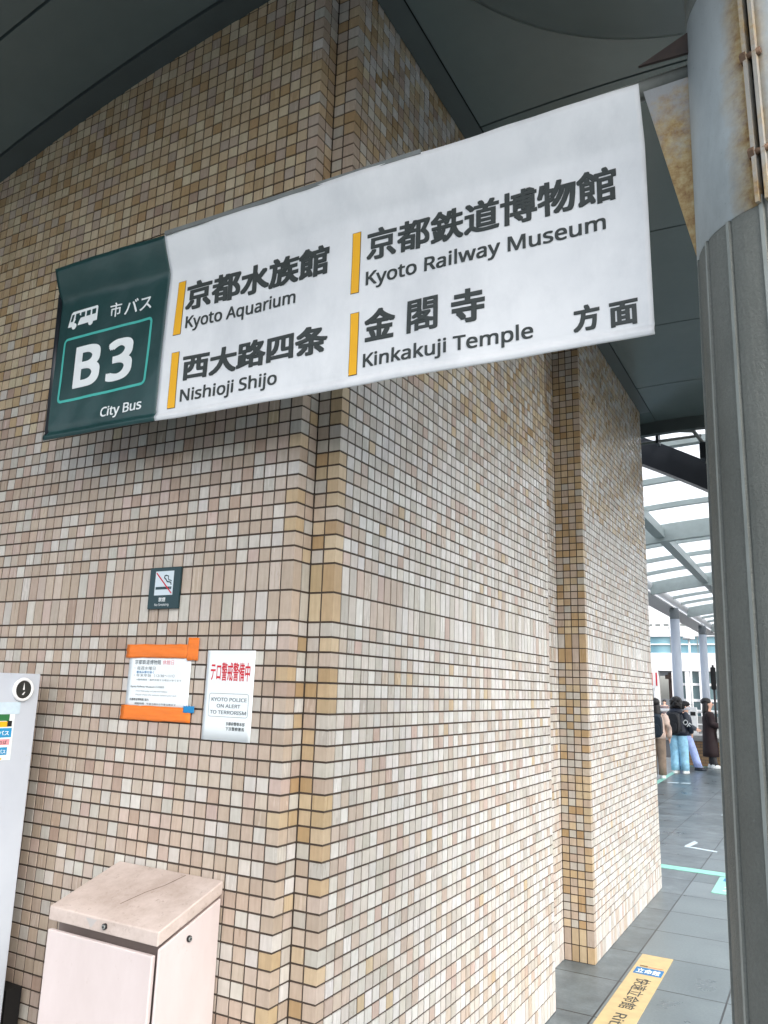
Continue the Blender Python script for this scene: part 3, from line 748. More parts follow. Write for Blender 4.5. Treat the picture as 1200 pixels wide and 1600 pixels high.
def slabv(xa, xb, ya, yb2, t0, t1): return [(xa, ya, lidz(ya, t1)), (xb, ya, lidz(ya, t1)), (xb, yb2, lidz(yb2, t1)), (xa, yb2, lidz(yb2, t1)), (xa, ya, lidz(ya, t0)), (xb, ya, lidz(ya, t0)), (xb, yb2, lidz(yb2, t0)), (xa, yb2, lidz(yb2, t0))]
LID = bevobj('lid', slabv(X0, X1, YF - .004, -.004, 0, .04), M_LID, .004, CB, CL)
bevobj('door', [(X0 + .005, YF - .006, .02), (X1 - .016, YF - .006, .02), (X1 - .016, YF + .010, .02), (X0 + .005, YF + .010, .02), (X0 + .005, YF - .006, lidz(YF, .066)), (X1 - .016, YF - .006, lidz(YF, .066)), (X1 - .016, YF + .01, lidz(YF, .066)), (X0 + .005, YF + .01, lidz(YF, .066))], M_PINK, .004, CB, CL)
bevobj('side_panel', [(X1 - .007, YF + .004, .02), (X1 + .001, YF + .004, .02), (X1 + .001, -.012, .02), (X1 - .007, -.012, .02), (X1 - .007, YF + .004, lidz(YF, .048)), (X1 + .001, YF + .004, lidz(YF, .048)), (X1 + .001, -.012, lidz(-.012, .048)), (X1 - .007, -.012, lidz(-.012, .048))], M_PINK, .003, CB, CL)
def lock(c, axis, r, name, par):
    m = MB(); a = Vector(axis); m.tube([Vector(c), Vector(c) + a * .006], [r, r], 18, 1); m.tube([Vector(c) + a * .0055, Vector(c) + a * .009], [r * .78, r * .7], 18, 0); m.tube([Vector(c) + a * .0085, Vector(c) + a * .0095], [r * .35, r * .35], 12, 1)
    return m.build(name, [M_STEEL, M_DARKM], par, CL)
m = MB(); sp = [(-.44, -.20), (-.41, -.13), (-.375, -.08), (-.35, -.015)]
for (xa, ya), (xb, yb_) in zip(sp[:-1], sp[1:]): m.quad((xa - .002, ya, lidz(ya) + .0006), (xa + .0015, ya, lidz(ya) + .0006), (xb + .0015, yb_, lidz(yb_) + .0006), (xb - .002, yb_, lidz(yb_) + .0006))
m.build('scratch', plain('dark_scratch', lin(96, 80, 68), .8), LID, CL)
lock((-.415, YF - .004, lidz(YF, .02)), (0, -1, 0), .009, 'lock', LID)
lock((X1 + .001, -.148, .945), (1, 0, 0), .009, 'lock', CB)
m = MB(); m.poly([(-.50, YF - .0047, lidz(YF, .008)), (-.475, YF - .0047, lidz(YF, .034)), (-.452, YF - .0047, lidz(YF, .008))][::-1] if False else [(-.475, YF - .0047, lidz(YF, .034)), (-.452, YF - .0047, lidz(YF, .008)), (-.50, YF - .0047, lidz(YF, .008))])
m.build('sticker', plain('grey_sticker', lin(176, 170, 166), .5), LID, CL)

# ================================================================== white machine at the left
MC = thing('white_machine', (-1.45, -.45, 0), 'tall white metal machine with a round black dial and a taped colourful card', 'machine'); ML = (-1.45, -.45, 0)
XS = -1.06
bevobj('body', [(-1.85, -.9, .06), (XS + .045, -.9, .06), (XS + .045, -.125, .06), (-1.85, -.125, .06), (-1.85, -.9, 1.703), (XS, -.9, 1.703), (XS, -.112, 1.703), (-1.85, -.112, 1.703)], M_WP, .006, MC, ML)
m = MB(); m.box((-1.82, -.86, 0), (-1.05, -.06, .06)); m.box((-1.83, -.09, .02), (-1.06, -.03, .62)); m.build('plinth_and_gap_block', M_BLK, MC, ML)  # black base, plus an added black block standing for the dark gap behind
# dial: centre near pixel (37,1078)
dc = Vector((XS + .0025, -.187, 1.645))
m = MB()
def disc(c, r, x, n=32, mi=0): m.poly([(x, c.y + r * math.cos(2 * math.pi * k / n), c.z + r * math.sin(2 * math.pi * k / n)) for k in range(n)], mi)
rings = []
for r, x in ((.041, 0), (.043, .006), (.040, .012), (.034, .013), (.032, .008)): rings.append([(dc.x + x, dc.y + r * math.cos(2 * math.pi * k / 32), dc.z + r * math.sin(2 * math.pi * k / 32)) for k in range(32)])
m.loft(rings, 0, True, False); DI = m.build('dial', M_WHITE, MC, ML)
m = MB(); disc(dc, .0325, dc.x + .008); m.build('dial_face', plain('dial_black', lin(38, 40, 38), .35, var=.2, nscale=60), DI, ML)
m = MB(); xx = dc.x + .0095; c = dc
m.poly([(xx, c.y - .004, c.z - .001), (xx, c.y + .004, c.z - .001), (xx, c.y - .001, c.z + .026)]); m.poly([(xx, c.y - .006, c.z - .018), (xx, c.y + .001, c.z - .019), (xx, c.y + .007, c.z - .008), (xx, c.y + .003, c.z - .008)])
m.build('dial_needle', M_WHITE, DI, ML)
def card(y0, y1, z0, z1, mat, o, name, par): 
    f = lambda z: XS + .045 * (1.703 - z) / 1.643 + .0015 + o
    m = MB(); m.quad((f(z0), y0, z0), (f(z0), y1, z0), (f(z1), y1, z1), (f(z1), y0, z1)); return m.build(name, mat, par, ML)
CDp = card(-.36, -.205, 1.40, 1.578, M_PAPER, 0, 'notice_card', MC); CDp['label'] = 'colourful timetable card'
card(-.36, -.188, 1.558, 1.60, plain('clear_tape', lin(190, 208, 218), .2, var=.1, nscale=30), .0012, 'tape', MC)
M_GPR = plain('green_print', lin(40, 112, 62), .5); M_CPR = plain('cyan_print', lin(30, 140, 190), .5)
for y0, y1, z0, z1, mt in ((-.36, -.226, 1.535, 1.574, M_GPR), (-.36, -.232, 1.514, 1.533, M_YEL), (-.236, -.214, 1.515, 1.535, M_BLK), (-.36, -.212, 1.478, 1.51, M_CPR), (-.36, -.216, 1.452, 1.472, M_PINKINK), (-.36, -.222, 1.418, 1.444, M_CPR), (-.36, -.24, 1.402, 1.408, M_YEL)): card(y0, y1, z0, z1, mt, .0008, 'print_block', CDp)
_f = lambda z: XS + .045 * (1.703 - z) / 1.643 + .0015 + .0014
letters('lettering', 'バス', lambda x, zz, k: (_f(1.485 + zz) + k * .3, -.262 + x, 1.485 + zz), M_WINK, CDp, .04, h=.016, bold=.02)
letters('lettering', '市バス', lambda x, zz, k: (_f(1.422 + zz) + k * .3, -.272 + x, 1.422 + zz), M_WINK, CDp, .045, h=.015, bold=.02)
letters('lettering', 'のりば', lambda x, zz, k: (_f(1.455 + zz) + k * .3, -.272 + x, 1.455 + zz), M_INK, CDp, .045, h=.012, bold=.01)

# ================================================================== floor strips and tape
def flat(name, pts, mat, z, label, cat, group=None):
    m = MB(); m.poly([(x, y, z) for x, y in pts]); i = m.add([(x, y, .0005) for x, y in pts]); n = len(pts)
    for k in range(n): m.face((k, i + k, i + (k + 1) % n, (k + 1) % n))
    o = m.build(name, mat, None, (pts[0][0], pts[0][1], 0)); return tag(o, label, cat, group)
ST = thing('queue_floor_strip', (.41, 2.5, 0), 'tan floor strip with black Japanese bus lettering beside the tiled wall', 'floor marking')
m = MB(); m.box((.314, .6, .0005), (.51, 3.755, .004)); SB = m.build('strip', M_STRIP, ST, (.41, 2.5, 0))
def onfloor(x0, y0, z=.0048): return lambda x, y, k: (x0 + y, y0 - x, z + k * .3)     # reads towards the viewer, tops to +x
letters('lettering', '快速立命館', onfloor(.375, 3.27), M_INK, SB, .53, h=.088, bold=.008)
letters('lettering', 'Ritsumeikan', onfloor(.385, 2.66), M_INK, SB, .78, cap=.062, bold=.008)
m = MB(); m.quad((.332, 3.35, .0046), (.5, 3.35, .0046), (.5, 3.48, .0046), (.332, 3.48, .0046)); m.build('blue_label', plain('blue_print', lin(24, 112, 168), .5), SB, (.41, 2.5, 0))
letters('lettering', '立命館', lambda x, y, k: (.345 + x, 3.37 + y, .0054 + k * .3), M_WINK, SB, .14, h=.085, bold=.02)
letters('lettering', '快速', lambda x, y, k: (.345 + x, 3.495 + y, .0046), M_RED, SB, .05, h=.03, bold=.01)
m = MB(); m.quad((.40, 3.5, .0046), (.49, 3.5, .0046), (.49, 3.508, .0046), (.40, 3.508, .0046)); m.build('red_line', M_RED, SB, (.41, 2.5, 0))
flat('floor_tape', [(.02 - .9, 6.66), (1.2, 6.56), (1.2, 6.73), (.02 - .9, 6.84)], M_GTAPE, .004, 'green tape line crossing the pavement at the far corner of the tiled wall', 'floor marking')
MT = thing('green_floor_mat', (.9, 6.2, 0), 'green floor sticker with a blue heading half hidden by the column', 'floor marking')
m = MB(); m.box((.5, 5.84, .0005), (1.35, 6.555, .0045)); GM = m.build('sticker_sheet', plain('green_sheet', lin(140, 200, 184), .5, var=.08), MT, (.9, 6.2, 0))
m = MB(); m.quad((.545, 6.36, .0051), (1.3, 6.36, .0051), (1.3, 6.5, .0051), (.545, 6.5, .0051)); m.build('blue_label', M_BTAPE, GM, (.9, 6.2, 0))
letters('lettering', '市バス', lambda x, y, k: (.6 + x, 6.385 + y, .0057 + k * .3), M_WINK, GM, .6, h=.09, bold=.01)
letters('lettering', '先頭', lambda x, y, k: (.58 + x, 5.95 + y, .0051 + k * .3), M_WINK, GM, .66, h=.32, bold=.02)
flat('floor_tape', [(-1.52, 12.6), (-1.42, 12.6), (-1.57, 17.7), (-1.67, 17.7)], M_GTAPE, .004, 'green tape line running along the far pavement under the waiting people', 'floor marking')
flat('floor_tape', [(-1.67, 19.30), (1.5, 19.34), (1.5, 19.46), (-1.67, 19.42)], M_GTAPE, .004, 'green tape line at the foot of the brick planter', 'floor marking')
flat('worn_tape', [(-.03, 7.95), (.33, 7.83), (.33, 7.90), (.02, 8.01), (.07, 8.32), (.02, 8.42), (-.03, 8.05)], M_CHALK, .004, 'worn white tape corner nearest the green line on the pavement', 'floor marking')
flat('worn_tape', [(.06, 10.9), (.25, 10.9), (.25, 11.0), (.31, 11.6), (.26, 11.6), (.2, 11.0), (.06, 11.0)], M_CHALK, .004, 'small worn white tape mark farther along the empty pavement', 'floor marking')
flat('worn_tape', [(-1.36, 14.9), (-1.18, 14.95), (-1.16, 15.1), (-1.34, 15.05)], M_CHALK, .004, 'white tape scrap nearest the shoes of the person half behind the wall', 'floor marking')
flat('worn_tape', [(-1.12, 15.0), (-.96, 15.05), (-.95, 15.2), (-1.1, 15.15)], M_CHALK, .004, 'white tape scrap in the open pavement before the light blue jeans', 'floor marking')

# ================================================================== far translucent canopy
FC = thing('translucent_canopy', (1, 20, 4.5), 'long vaulted canopy of white translucent panels and grey ribs', 'canopy'); FL = (1, 20, 4.5)
def fz(x): return 5.06 - (x - 1) ** 2 / 37.8
XA, XB = -2.4, 4.4
def ribm(m, y, wd, dp, n=28, x0=XA, x1=XB):
    for i in range(n):
        a, b_ = x0 + (x1 - x0) * i / n, x0 + (x1 - x0) * (i + 1) / n
        q = m.add([(a, y - wd / 2, fz(a) - dp), (b_, y - wd / 2, fz(b_) - dp), (b_, y + wd / 2, fz(b_) - dp), (a, y + wd / 2, fz(a) - dp), (a, y - wd / 2, fz(a)), (b_, y - wd / 2, fz(b_)), (b_, y + wd / 2, fz(b_)), (a, y + wd / 2, fz(a))])
        for f in ((0, 3, 2, 1), (4, 5, 6, 7), (0, 1, 5, 4), (2, 3, 7, 6)): m.face(tuple(q + x for x in f), 0, False)
m = MB(); n = 28
Y0, Y1 = 7.2, 36
for i in range(n):
    a, b_ = XA + (XB - XA) * i / n, XA + (XB - XA) * (i + 1) / n
    m.quad((a, Y0, fz(a) + .012), (a, Y1, fz(a) + .012), (b_, Y1, fz(b_) + .012), (b_, Y0, fz(b_) + .012))
m.build('roof_sheets', M_TRANS, FC, FL)
gy = [13.4, 20.05, 26.8, 33.6]; y = 8.3; ry = []
for g0 in gy:
    ry += [g0 - 1.68 * k for k in (3, 2, 1)]
ry = [8.3] + ry
for y in ry: m = MB(); ribm(m, y, .07, .09); m.build('rib', M_GREYG, FC, FL)
for y in gy: m = MB(); ribm(m, y, .14, .34); m.build('girder', M_GREYG, FC, FL)
for x in (-1.0, 1.0, 3.0):
    m = MB(); m.box((x - .09, Y0, fz(x) - .26), (x + .09, Y1, fz(x) - .091)); m.build('purlin', M_GREYG, FC, FL)
for x, s in ((XA, -1), (XB, 1)):
    m = MB(); m.tube([(x + s * .06, Y0, fz(x) - .05), (x + s * .06, Y1, fz(x) - .05)], .12, 14); m.box((x + min(0, s * .62), Y0, fz(x) - .30), (x + max(0, s * .62), Y1, fz(x) - .26)); m.build('eave_beam', M_WHITE, FC, FL)
    for k in range(44 if s < 0 else 0):
        y = Y0 + .3 + k * .65; m = MB(); m.box((x - .03, y, fz(x) + .0), (x + .03, y + .1, fz(x) + .07)); m.build('eave_bracket', M_DBEAM, FC, FL)
def colm(x, y, label):
    t = thing('canopy_column', (x, y, 0), label, 'column', 'round pale columns under the translucent canopy')
    m = MB(); m.lathe([(.145, -.05), (.145, 4.1)], (x, y), 28); m.build('shaft', M_WCOL, t, (x, y, 0))
    m = MB(); m.lathe([(.145, 4.1), (.149, 4.11), (.149, 4.36), (.12, 4.46)], (x, y), 28); m.build('collar', plain('dark_collar', lin(120, 126, 130), .5), t, (x, y, 0)); return t
colm(-2.42, 24.0, 'round pale column of the far canopy directly behind the hooded person with white sleeve letters')
colm(-2.42, 30.7, 'thinner looking round pale column behind the head of the person in the long dark coat')
colm(4.5, 24.0, 'round pale column on the far side of the canopy hidden by the ribbed column')

# ================================================================== white station building far behind
BY = 45.0
SBD = thing('station_building', (-5, BY, 0), 'white station building with blue glass bands behind the far canopy', 'building'); BL = (-5, BY, 0)
m = MB()
x0, x1 = -32, 20
m.box((x0, BY, 3.12), (x1, BY + 12, 4.13)); m.box((x0, BY, 5.06), (x1, BY + 12, 5.42)); m.box((x0, BY + 1.2, 5.42), (x1, BY + 12, 9.5)); m.box((x0, BY + .05, 4.585), (x1, BY + .3, 4.66))
m.box((x0, BY + .2, -.15), (x1, BY + 12, .55))
m.build('wall', M_WHITE, SBD, BL)
m = MB(); m.quad((x0, BY + .12, 4.131), (x1, BY + .12, 4.131), (x1, BY + .12, 5.059), (x0, BY + .12, 5.059)); WB = m.build('window_band', M_GLASS, SBD, BL)
m = MB()
m.box((x0, BY + .064, 4.60), (x1, BY + .11, 4.64))
for k in range(36): m.box((x0 + k * 1.45, BY + .06, 4.135), (x0 + k * 1.45 + .05, BY + .048, 5.058)) if False else m.box((x0 + k * 1.45, BY + .02, 4.135), (x0 + k * 1.45 + .05, BY + .045, 5.058))
m.build('mullions', M_STEEL, WB, BL)
m = MB()
for k in range(110): m.box((x0 + k * .46, BY + .1, 5.66), (x0 + k * .46 + .3, BY + .14, 5.8))
m.box((x0, BY + .1, 5.6), (x1, BY + .14, 5.63)); 
for k in range(40): m.box((x0 + k * 1.3, BY + .1, 5.42), (x0 + k * 1.3 + .05, BY + .14, 5.6))
m.build('railing', M_STEEL, SBD, BL)
# ground floor: piers, windows, a doorway
m = MB()
for xa, xb in ((x0, -9.0), (-6.95, -6.66), (-5.92, -5.75), (-5.2, -4.98), (-4.46, -4.05), (-3.35, -3.15), (-2.2, -2.0), (-.9, 20)):
    m.box((xa, BY + .03, -.15), (xb, BY + .6, 3.119))
m.build('piers', M_WHITE, SBD, BL)
for xa, xb in ((-9.0, -6.95), (-5.75, -5.2), (-4.98, -4.46), (-4.05, -3.35), (-3.15, -2.2), (-2.0, -.9)):
    m = MB(); m.quad((xa, BY + .3, .56), (xb, BY + .3, .56), (xb, BY + .3, 3.11), (xa, BY + .3, 3.11)); wn = m.build('window', M_DGLASS, SBD, BL)
    for zz in (1.45, 2.32): m = MB(); m.box((xa, BY + .2, zz), (xb, BY + .28, zz + .14)); m.build('window_frame', M_WHITE, wn, BL)
m = MB(); m.quad((-6.66, BY + 3.5, -.1), (-5.92, BY + 3.5, -.1), (-5.92, BY + 3.5, 3.1), (-6.66, BY + 3.5, 3.1)); m.quad((-5.93, BY + .6, -.1), (-5.93, BY + 3.5, -.1), (-5.93, BY + 3.5, 3.1), (-5.93, BY + .6, 3.1)); m.box((-6.6, BY + 2, 2.7), (-6.1, BY + 2.4, 2.95))
m.build('doorway', plain('hall_wall', lin(186, 164, 156), .6, var=.2, nscale=1.2, stretch=(4, 1, .2)), SBD, BL)

# planter wall
def m_brick():
    b = NB('tan_brick'); g = b.geo(); sep = b.n('SeparateXYZ'); b.l(g, sep.inputs[0]); cmb = b.n('CombineXYZ'); b.l(sep.outputs[0], cmb.inputs[0]); b.l(sep.outputs[2], cmb.inputs[1])
    bt = b.n('TexBrick'); b.l(cmb.outputs[0], bt.inputs['Vector']); bt.inputs['Scale'].default_value = 1; bt.inputs['Brick Width'].default_value = .2; bt.inputs['Row Height'].default_value = .075; bt.inputs['Mortar Size'].default_value = .006
    bt.inputs['Color1'].default_value = lin(176, 142, 104); bt.inputs['Color2'].default_value = lin(150, 116, 84); bt.inputs['Mortar'].default_value = lin(110, 98, 86)
    b.base(bt.outputs['Color']); b.rough(.7); return b.m
PW = thing('brick_planter', (-1, 20, 0), 'low tan brick planter wall with a pale cap behind the queue', 'planter')
m = MB(); m.box((-1.95, 19.62, 0), (3.0, 20.7, .6)); m.build('wall', m_brick(), PW, (-1, 20, 0))
m = MB(); m.box((-2.0, 19.58, .602), (3.05, 20.75, .74), bev=.015); m.build('cap', M_KERB, PW, (-1, 20, 0))

# guard rail and street items beyond the pavement
RL = thing('guard_rail', (-4, 28, 0), 'white tubular guard rail on the road side beyond the queue', 'guard rail')
m = MB(); zt = 1.2
m.tube([(-9, 28, zt), (1, 28, zt)], .06); m.tube([(-9, 28, .75), (1, 28, .75)], .03); m.build('rail', M_WHITE, RL, (-4, 28, 0))
for k in range(6):
    m = MB(); m.tube([(-9 + 2 * k, 28, -.15), (-9 + 2 * k, 28, zt)], .04); m.build('post', M_WHITE, RL, (-4, 28, 0))
m = MB(); m.box((-12, 34, -.15), (4, 34.3, .9), bev=.02); tag(m.build('low_wall', plain('grey_concrete', (.3, .3, .29, 1), .8, var=.15), None, (-4, 34, 0)), 'low grey concrete wall across the road in front of the station', 'wall')
IS = thing('information_stand', (-1.6, 21.0, 0), 'white information stand above the brick planter between two people', 'sign stand')
m = MB(); m.box((-1.72, 21.0, 0), (-1.52, 21.1, 1.42), bev=.01); m.build('post', M_WHITE, IS, (-1.6, 21, 0))
m = MB(); m.box((-2.1, 21.02, .75), (-1.72, 21.08, 1.1), bev=.01); m.build('panel', M_STEEL, IS, (-1.6, 21, 0))
m = MB(); m.box((-1.69, 20.985, 1.2), (-1.56, 20.998, 1.3)); m.build('screen', M_DARKM, IS, (-1.6, 21, 0))
SP = thing('stop_pole', (-1.6, 26, 0), 'black bus stop pole with a dark flag beside the ribbed column', 'pole')
m = MB(); m.tube([(-1.6, 26, -.15), (-1.6, 26, 2.75)], .035); m.build('pole', M_DARKM, SP, (-1.6, 26, 0))
m = MB(); m.box((-1.68, 25.93, 1.95), (-1.52, 25.98, 2.68), bev=.03); m.build('flag', M_BLK, SP, (-1.6, 26, 0))
RS = thing('red_white_sign', (-5.35, 36, 0), 'narrow white sign with red marks at the edge of the tiled wall', 'sign')
m = MB(); m.box((-5.31, 36, -.15), (-5.25, 36.06, 2.9)); m.build('post', M_WHITE, RS, (-5.35, 36, 0))
m = MB(); m.box((-5.42, 35.95, 2.05), (-5.1, 35.99, 2.85)); pn = m.build('board', M_WHITE, RS, (-5.35, 36, 0))
m = MB(); m.quad((-5.4, 35.945, 2.15), (-5.33, 35.945, 2.15), (-5.33, 35.945, 2.75), (-5.4, 35.945, 2.75)); m.quad((-5.2, 35.945, 2.15), (-5.13, 35.945, 2.15), (-5.13, 35.945, 2.75), (-5.2, 35.945, 2.75)); m.build('red_mark', M_RED, pn, (-5.35, 36, 0))
LP = thing('street_light', (-4.2, 40, 0), 'slim white street light in front of the blue glass band', 'street light')
m = MB(); m.tube([(-4.2, 40, -.15), (-4.2, 40, 4.55)], .05); m.build('pole', M_WHITE, LP, (-4.2, 40, 0))
m = MB(); m.lathe([(.05, 4.62), (.3, 4.55), (.28, 4.68), (.05, 4.78)], (-4.2, 40), 20); m.build('lamp_head', M_WHITE, LP, (-4.2, 40, 0))

# ================================================================== people
M_SKIN = plain('skin', lin(222, 178, 156), .5, var=.06, nscale=30)
M_HAIR = plain('black_hair', lin(22, 18, 18), .45, var=.3, nscale=60, bump=.5, bscale=90)
def cloth(name, c, r=.85): return plain(name, lin(*c), r, var=.22, nscale=9, bump=.5, bscale=30)
def skin_body(name, J, E, mat, parent, M):
    """one continuous body grown from connected joints: J name -> (pos, radius), E list of edges"""
    names = list(J); me = bpy.data.meshes.new(name); me.from_pydata([J[k][0] for k in names], [(names.index(a), names.index(b_)) for a, b_ in E], [])
    o = bpy.data.objects.new('tmp', me); COL.objects.link(o)
    sm = o.modifiers.new('s', 'SKIN'); sm.use_smooth_shade = True; o.modifiers.new('d', 'SUBSURF').levels = 1
    sv = me.skin_vertices[0].data
    for i, k in enumerate(names):
        r = J[k][1]; sv[i].radius = r if isinstance(r, tuple) else (r, r); sv[i].use_root = (k == 'pelvis')
    dg = bpy.context.evaluated_depsgraph_get(); dg.update()
    m2 = bpy.data.meshes.new_from_object(o.evaluated_get(dg)); bpy.data.objects.remove(o); bpy.data.meshes.remove(me)
    m2.transform(M); m2.materials.clear(); m2.materials.append(mat); m2.name = name
    for p in m2.polygons: p.use_smooth = True
    q = bpy.data.objects.new(name, m2); COL.objects.link(q); q.parent = parent; return q
def person(loc, face, H, label, top, legs, shoe, hair='short', arms=None, stride=(0, 0), coat=None, hood=False, mask=None, cap=None, headturn=0, pant=.062, bag=None):
    """face: heading in degrees (0 = +y, away from the viewer; -90 = +x)"""
    t = thing('person', loc, label, 'person', 'people waiting at the bus stop'); t.rotation_euler = (0, 0, R(face))
    s = H; I = Matrix.Scale(s, 4)
    arms = arms or {'l': ((-.135, -.01, .63), (-.14, .06, .50)), 'r': ((.135, -.01, .63), (.14, .06, .50))}
    fl, fr = stride
    J = {'pelvis': ((0, 0, .52), (.085, .06)), 'waist': ((0, 0, .61), (.075, .055)), 'chest': ((0, 0, .73), (.09, .06)), 'neckb': ((0, -.005, .81), (.045, .04)), 'neck': ((0, .0, .845), .032),
         'jaw': ((0, .012, .875), (.04, .045)), 'face': ((0, .008, .925), (.05, .06)), 'crown': ((0, .0, .975), (.042, .05))}
    E = [('pelvis', 'waist'), ('waist', 'chest'), ('chest', 'neckb'), ('neckb', 'neck'), ('neck', 'jaw'), ('jaw', 'face'), ('face', 'crown')]
    for sd_, sg, f in (('l', -1, fl), ('r', 1, fr)):
        el, wr = arms[sd_]
        J['sh' + sd_] = ((sg * .1, 0, .795), .04); J['el' + sd_] = (el, .028); J['wr' + sd_] = (wr, .019)
        d = (Vector(wr) - Vector(el)).normalized(); hd = Vector(wr) + d * .03; J['ha' + sd_] = (tuple(hd), (.022, .012))
        E += [('chest', 'sh' + sd_), ('sh' + sd_, 'el' + sd_), ('el' + sd_, 'wr' + sd_), ('wr' + sd_, 'ha' + sd_)]
        side = d.cross(Vector((sg, 0, 0))).normalized()
        for q, (off, ln) in enumerate(((-.014, .036), (-.005, .042), (.005, .039), (.014, .031))):
            k1 = 'f%d%s' % (q, sd_); k2 = 'g%d%s' % (q, sd_); b0 = hd + d * .016 + side * off; J[k1] = (tuple(b0), .0062); J[k2] = (tuple(b0 + d * ln + Vector((-sg * .008, .006, 0))), .0048); E += [('ha' + sd_, k1), (k1, k2)]
        J['th' + sd_] = (tuple(hd + side * .026 + d * .008), .0065); J['ti' + sd_] = (tuple(hd + side * .034 + d * .028), .005); E += [('ha' + sd_, 'th' + sd_), ('th' + sd_, 'ti' + sd_)]
        J['hip' + sd_] = ((sg * .05, 0, .49), .058); J['kn' + sd_] = ((sg * .055, f * .5 + .01, .275), .042); J['an' + sd_] = ((sg * .055, f, .045), .026); J['to' + sd_] = ((sg * .06, f + .085, .018), (.026, .016))
        E += [('pelvis', 'hip' + sd_), ('hip' + sd_, 'kn' + sd_), ('kn' + sd_, 'an' + sd_), ('an' + sd_, 'to' + sd_)]
    skin_body('body', J, E, M_SKIN, t, I)
    def out(mb, nm, mt, par=t):
        mb.v = [tuple(Vector(v) * s) for v in mb.v]; o = mb.build(nm, mt); o.parent = par; return o
    def ring(cx, cy, z, a, b_, n=20, jit=.0): return [(cx + a * math.cos(2 * math.pi * k / n) * (1 + random.uniform(-jit, jit)), cy + b_ * math.sin(2 * math.pi * k / n) * (1 + random.uniform(-jit, jit)), z) for k in range(n)]
    # trousers
    m = MB()
    for sg, f in ((-1, fl), (1, fr)):
        m.loft([ring(sg * .028, 0, .545, .075, .078), ring(sg * .045, 0, .49, .068, .075), ring(sg * .052, f * .25, .38, pant, pant + .008, jit=.03), ring(sg * .055, f * .5 + .008, .275, pant * .86, pant * .95, jit=.04), ring(sg * .056, f * .8, .15, pant * .82, pant * .92, jit=.05), ring(sg * .056, f, .045, pant * .8, pant * .95, jit=.03)])
    out(m, 'trousers', legs)
    for sg, f in ((-1, fl), (1, fr)):
        m = MB(); m.loft([ring(sg * .058, f + .025, .001, .034, .085), ring(sg * .058, f + .025, .018, .035, .086), ring(sg * .058, f + .018, .035, .031, .072), ring(sg * .057, f - .008, .06, .03, .04)]); out(m, 'shoe', shoe)
    # top or coat
    m = MB(); zl = coat if coat else .5
    body = [(.81, .055, .052), (.80, .10, .065), (.77, .122, .08), (.72, .125, .092), (.64, .118, .092), (.56, .122, .096)]
    if coat: body += [(.45, .128, .1), (.35, .133, .105), (.26, .137, .11), (zl, .14, .114)]
    else: body += [(zl, .118, .094)]
    m.loft([ring(0, -.003, z_, a, b_, jit=.025 if z_ < .79 else 0) for z_, a, b_ in body])
    for sd_, sg in (('l', -1), ('r', 1)):
        el, wr = arms[sd_]; m.tube([(sg * .088, 0, .79), (sg * .108, 0, .765), tuple(Vector((sg * .108, 0, .765)).lerp(Vector(el), .5)), el, tuple(Vector(el).lerp(Vector(wr), .5)), tuple(Vector(el).lerp(Vector(wr), .95))], [.05, .054, .05, .044, .04, .033], 14)
    out(m, 'coat' if coat else 'jacket', top)
    # head details: nose, ears, eyes, mouth (the head turns with the body)
    m = MB(); m.ell((0, .066, .918), (.009, .012, .014), 8, 6); m.ell((-.051, .004, .918), (.006, .012, .018), 8, 6); m.ell((.051, .004, .918), (.006, .012, .018), 8, 6); out(m, 'nose_and_ears', M_SKIN)
    for sg in (-1, 1): m = MB(); m.ell((sg * .02, .061, .932), (.0045, .003, .003), 8, 6); out(m, 'eye', M_BLK)
    m = MB(); m.ell((0, .058, .893), (.016, .005, .0035), 8, 6); out(m, 'mouth', plain('lips', lin(186, 104, 100), .5))
    if mask: m = MB(); m.loft([ring(0, .012, .872, .035, .046), ring(0, .012, .885, .046, .056), ring(0, .012, .91, .052, .062), ring(0, .01, .923, .05, .062)]); out(m, 'face_mask', mask)
    # hair
    m = MB()
    if hair == 'short': m.ell((0, -.012, .955), (.062, .072, .056), 18, 10, jit=.03); m.ell((0, -.028, .925), (.058, .052, .05), 16, 8, jit=.03)
    elif hair == 'bushy':
        m.ell((0, -.01, .958), (.078, .086, .064), 18, 10, jit=.07); m.ell((0, -.026, .91), (.08, .07, .075), 18, 10, jit=.07)
        for _ in range(26): a = random.uniform(0, 6.28); z_ = random.uniform(.86, .98); m.ell((.062 * math.cos(a), -.02 + .06 * math.sin(a) - .012, z_), (.022, .022, .02), 7, 5, jit=.15) if math.sin(a) < .5 or z_ > .955 else None
    elif hair == 'long':
        m.ell((0, -.03, .96), (.066, .076, .056), 18, 10, jit=.03); m.loft([ring(0, -.03, .95, .064, .055), ring(0, -.035, .90, .068, .05), ring(0, -.042, .83, .075, .045, jit=.04), ring(0, -.05, .76, .07, .04, jit=.06)])
    out(m, 'hair', M_HAIR)
    if cap: m = MB(); m.ell((0, 0, .965), (.062, .072, .045), 16, 8); m.loft([ring(0, .05, .957, .05, .055), ring(0, .058, .952, .05, .056)]); out(m, 'cap', cap)
    if hood: m = MB(); m.loft([ring(0, -.045, .79, .085, .06, jit=.03), ring(0, -.055, .82, .095, .066, jit=.03), ring(0, -.05, .85, .08, .05, jit=.03), ring(0, -.04, .862, .05, .03)]); out(m, 'hood', top)
    return t, s
def bagthing(name, t, s, label, cat, fn, mat):
    """a bag resting on / held by a person: its own top-level thing, placed in the person's frame"""
    m = MB(); fn(m); M = Matrix.Translation(t.location) @ Matrix.Rotation(t.rotation_euler.z, 4, 'Z') @ Matrix.Scale(s, 4)
    m.v = [tuple(M @ Vector(v)) for v in m.v]; c = sum((Vector(v) for v in m.v), Vector()) / len(m.v); c.z = min(v[2] for v in m.v)
    return tag(m.build(name, mat, None, tuple(c)), label, cat)
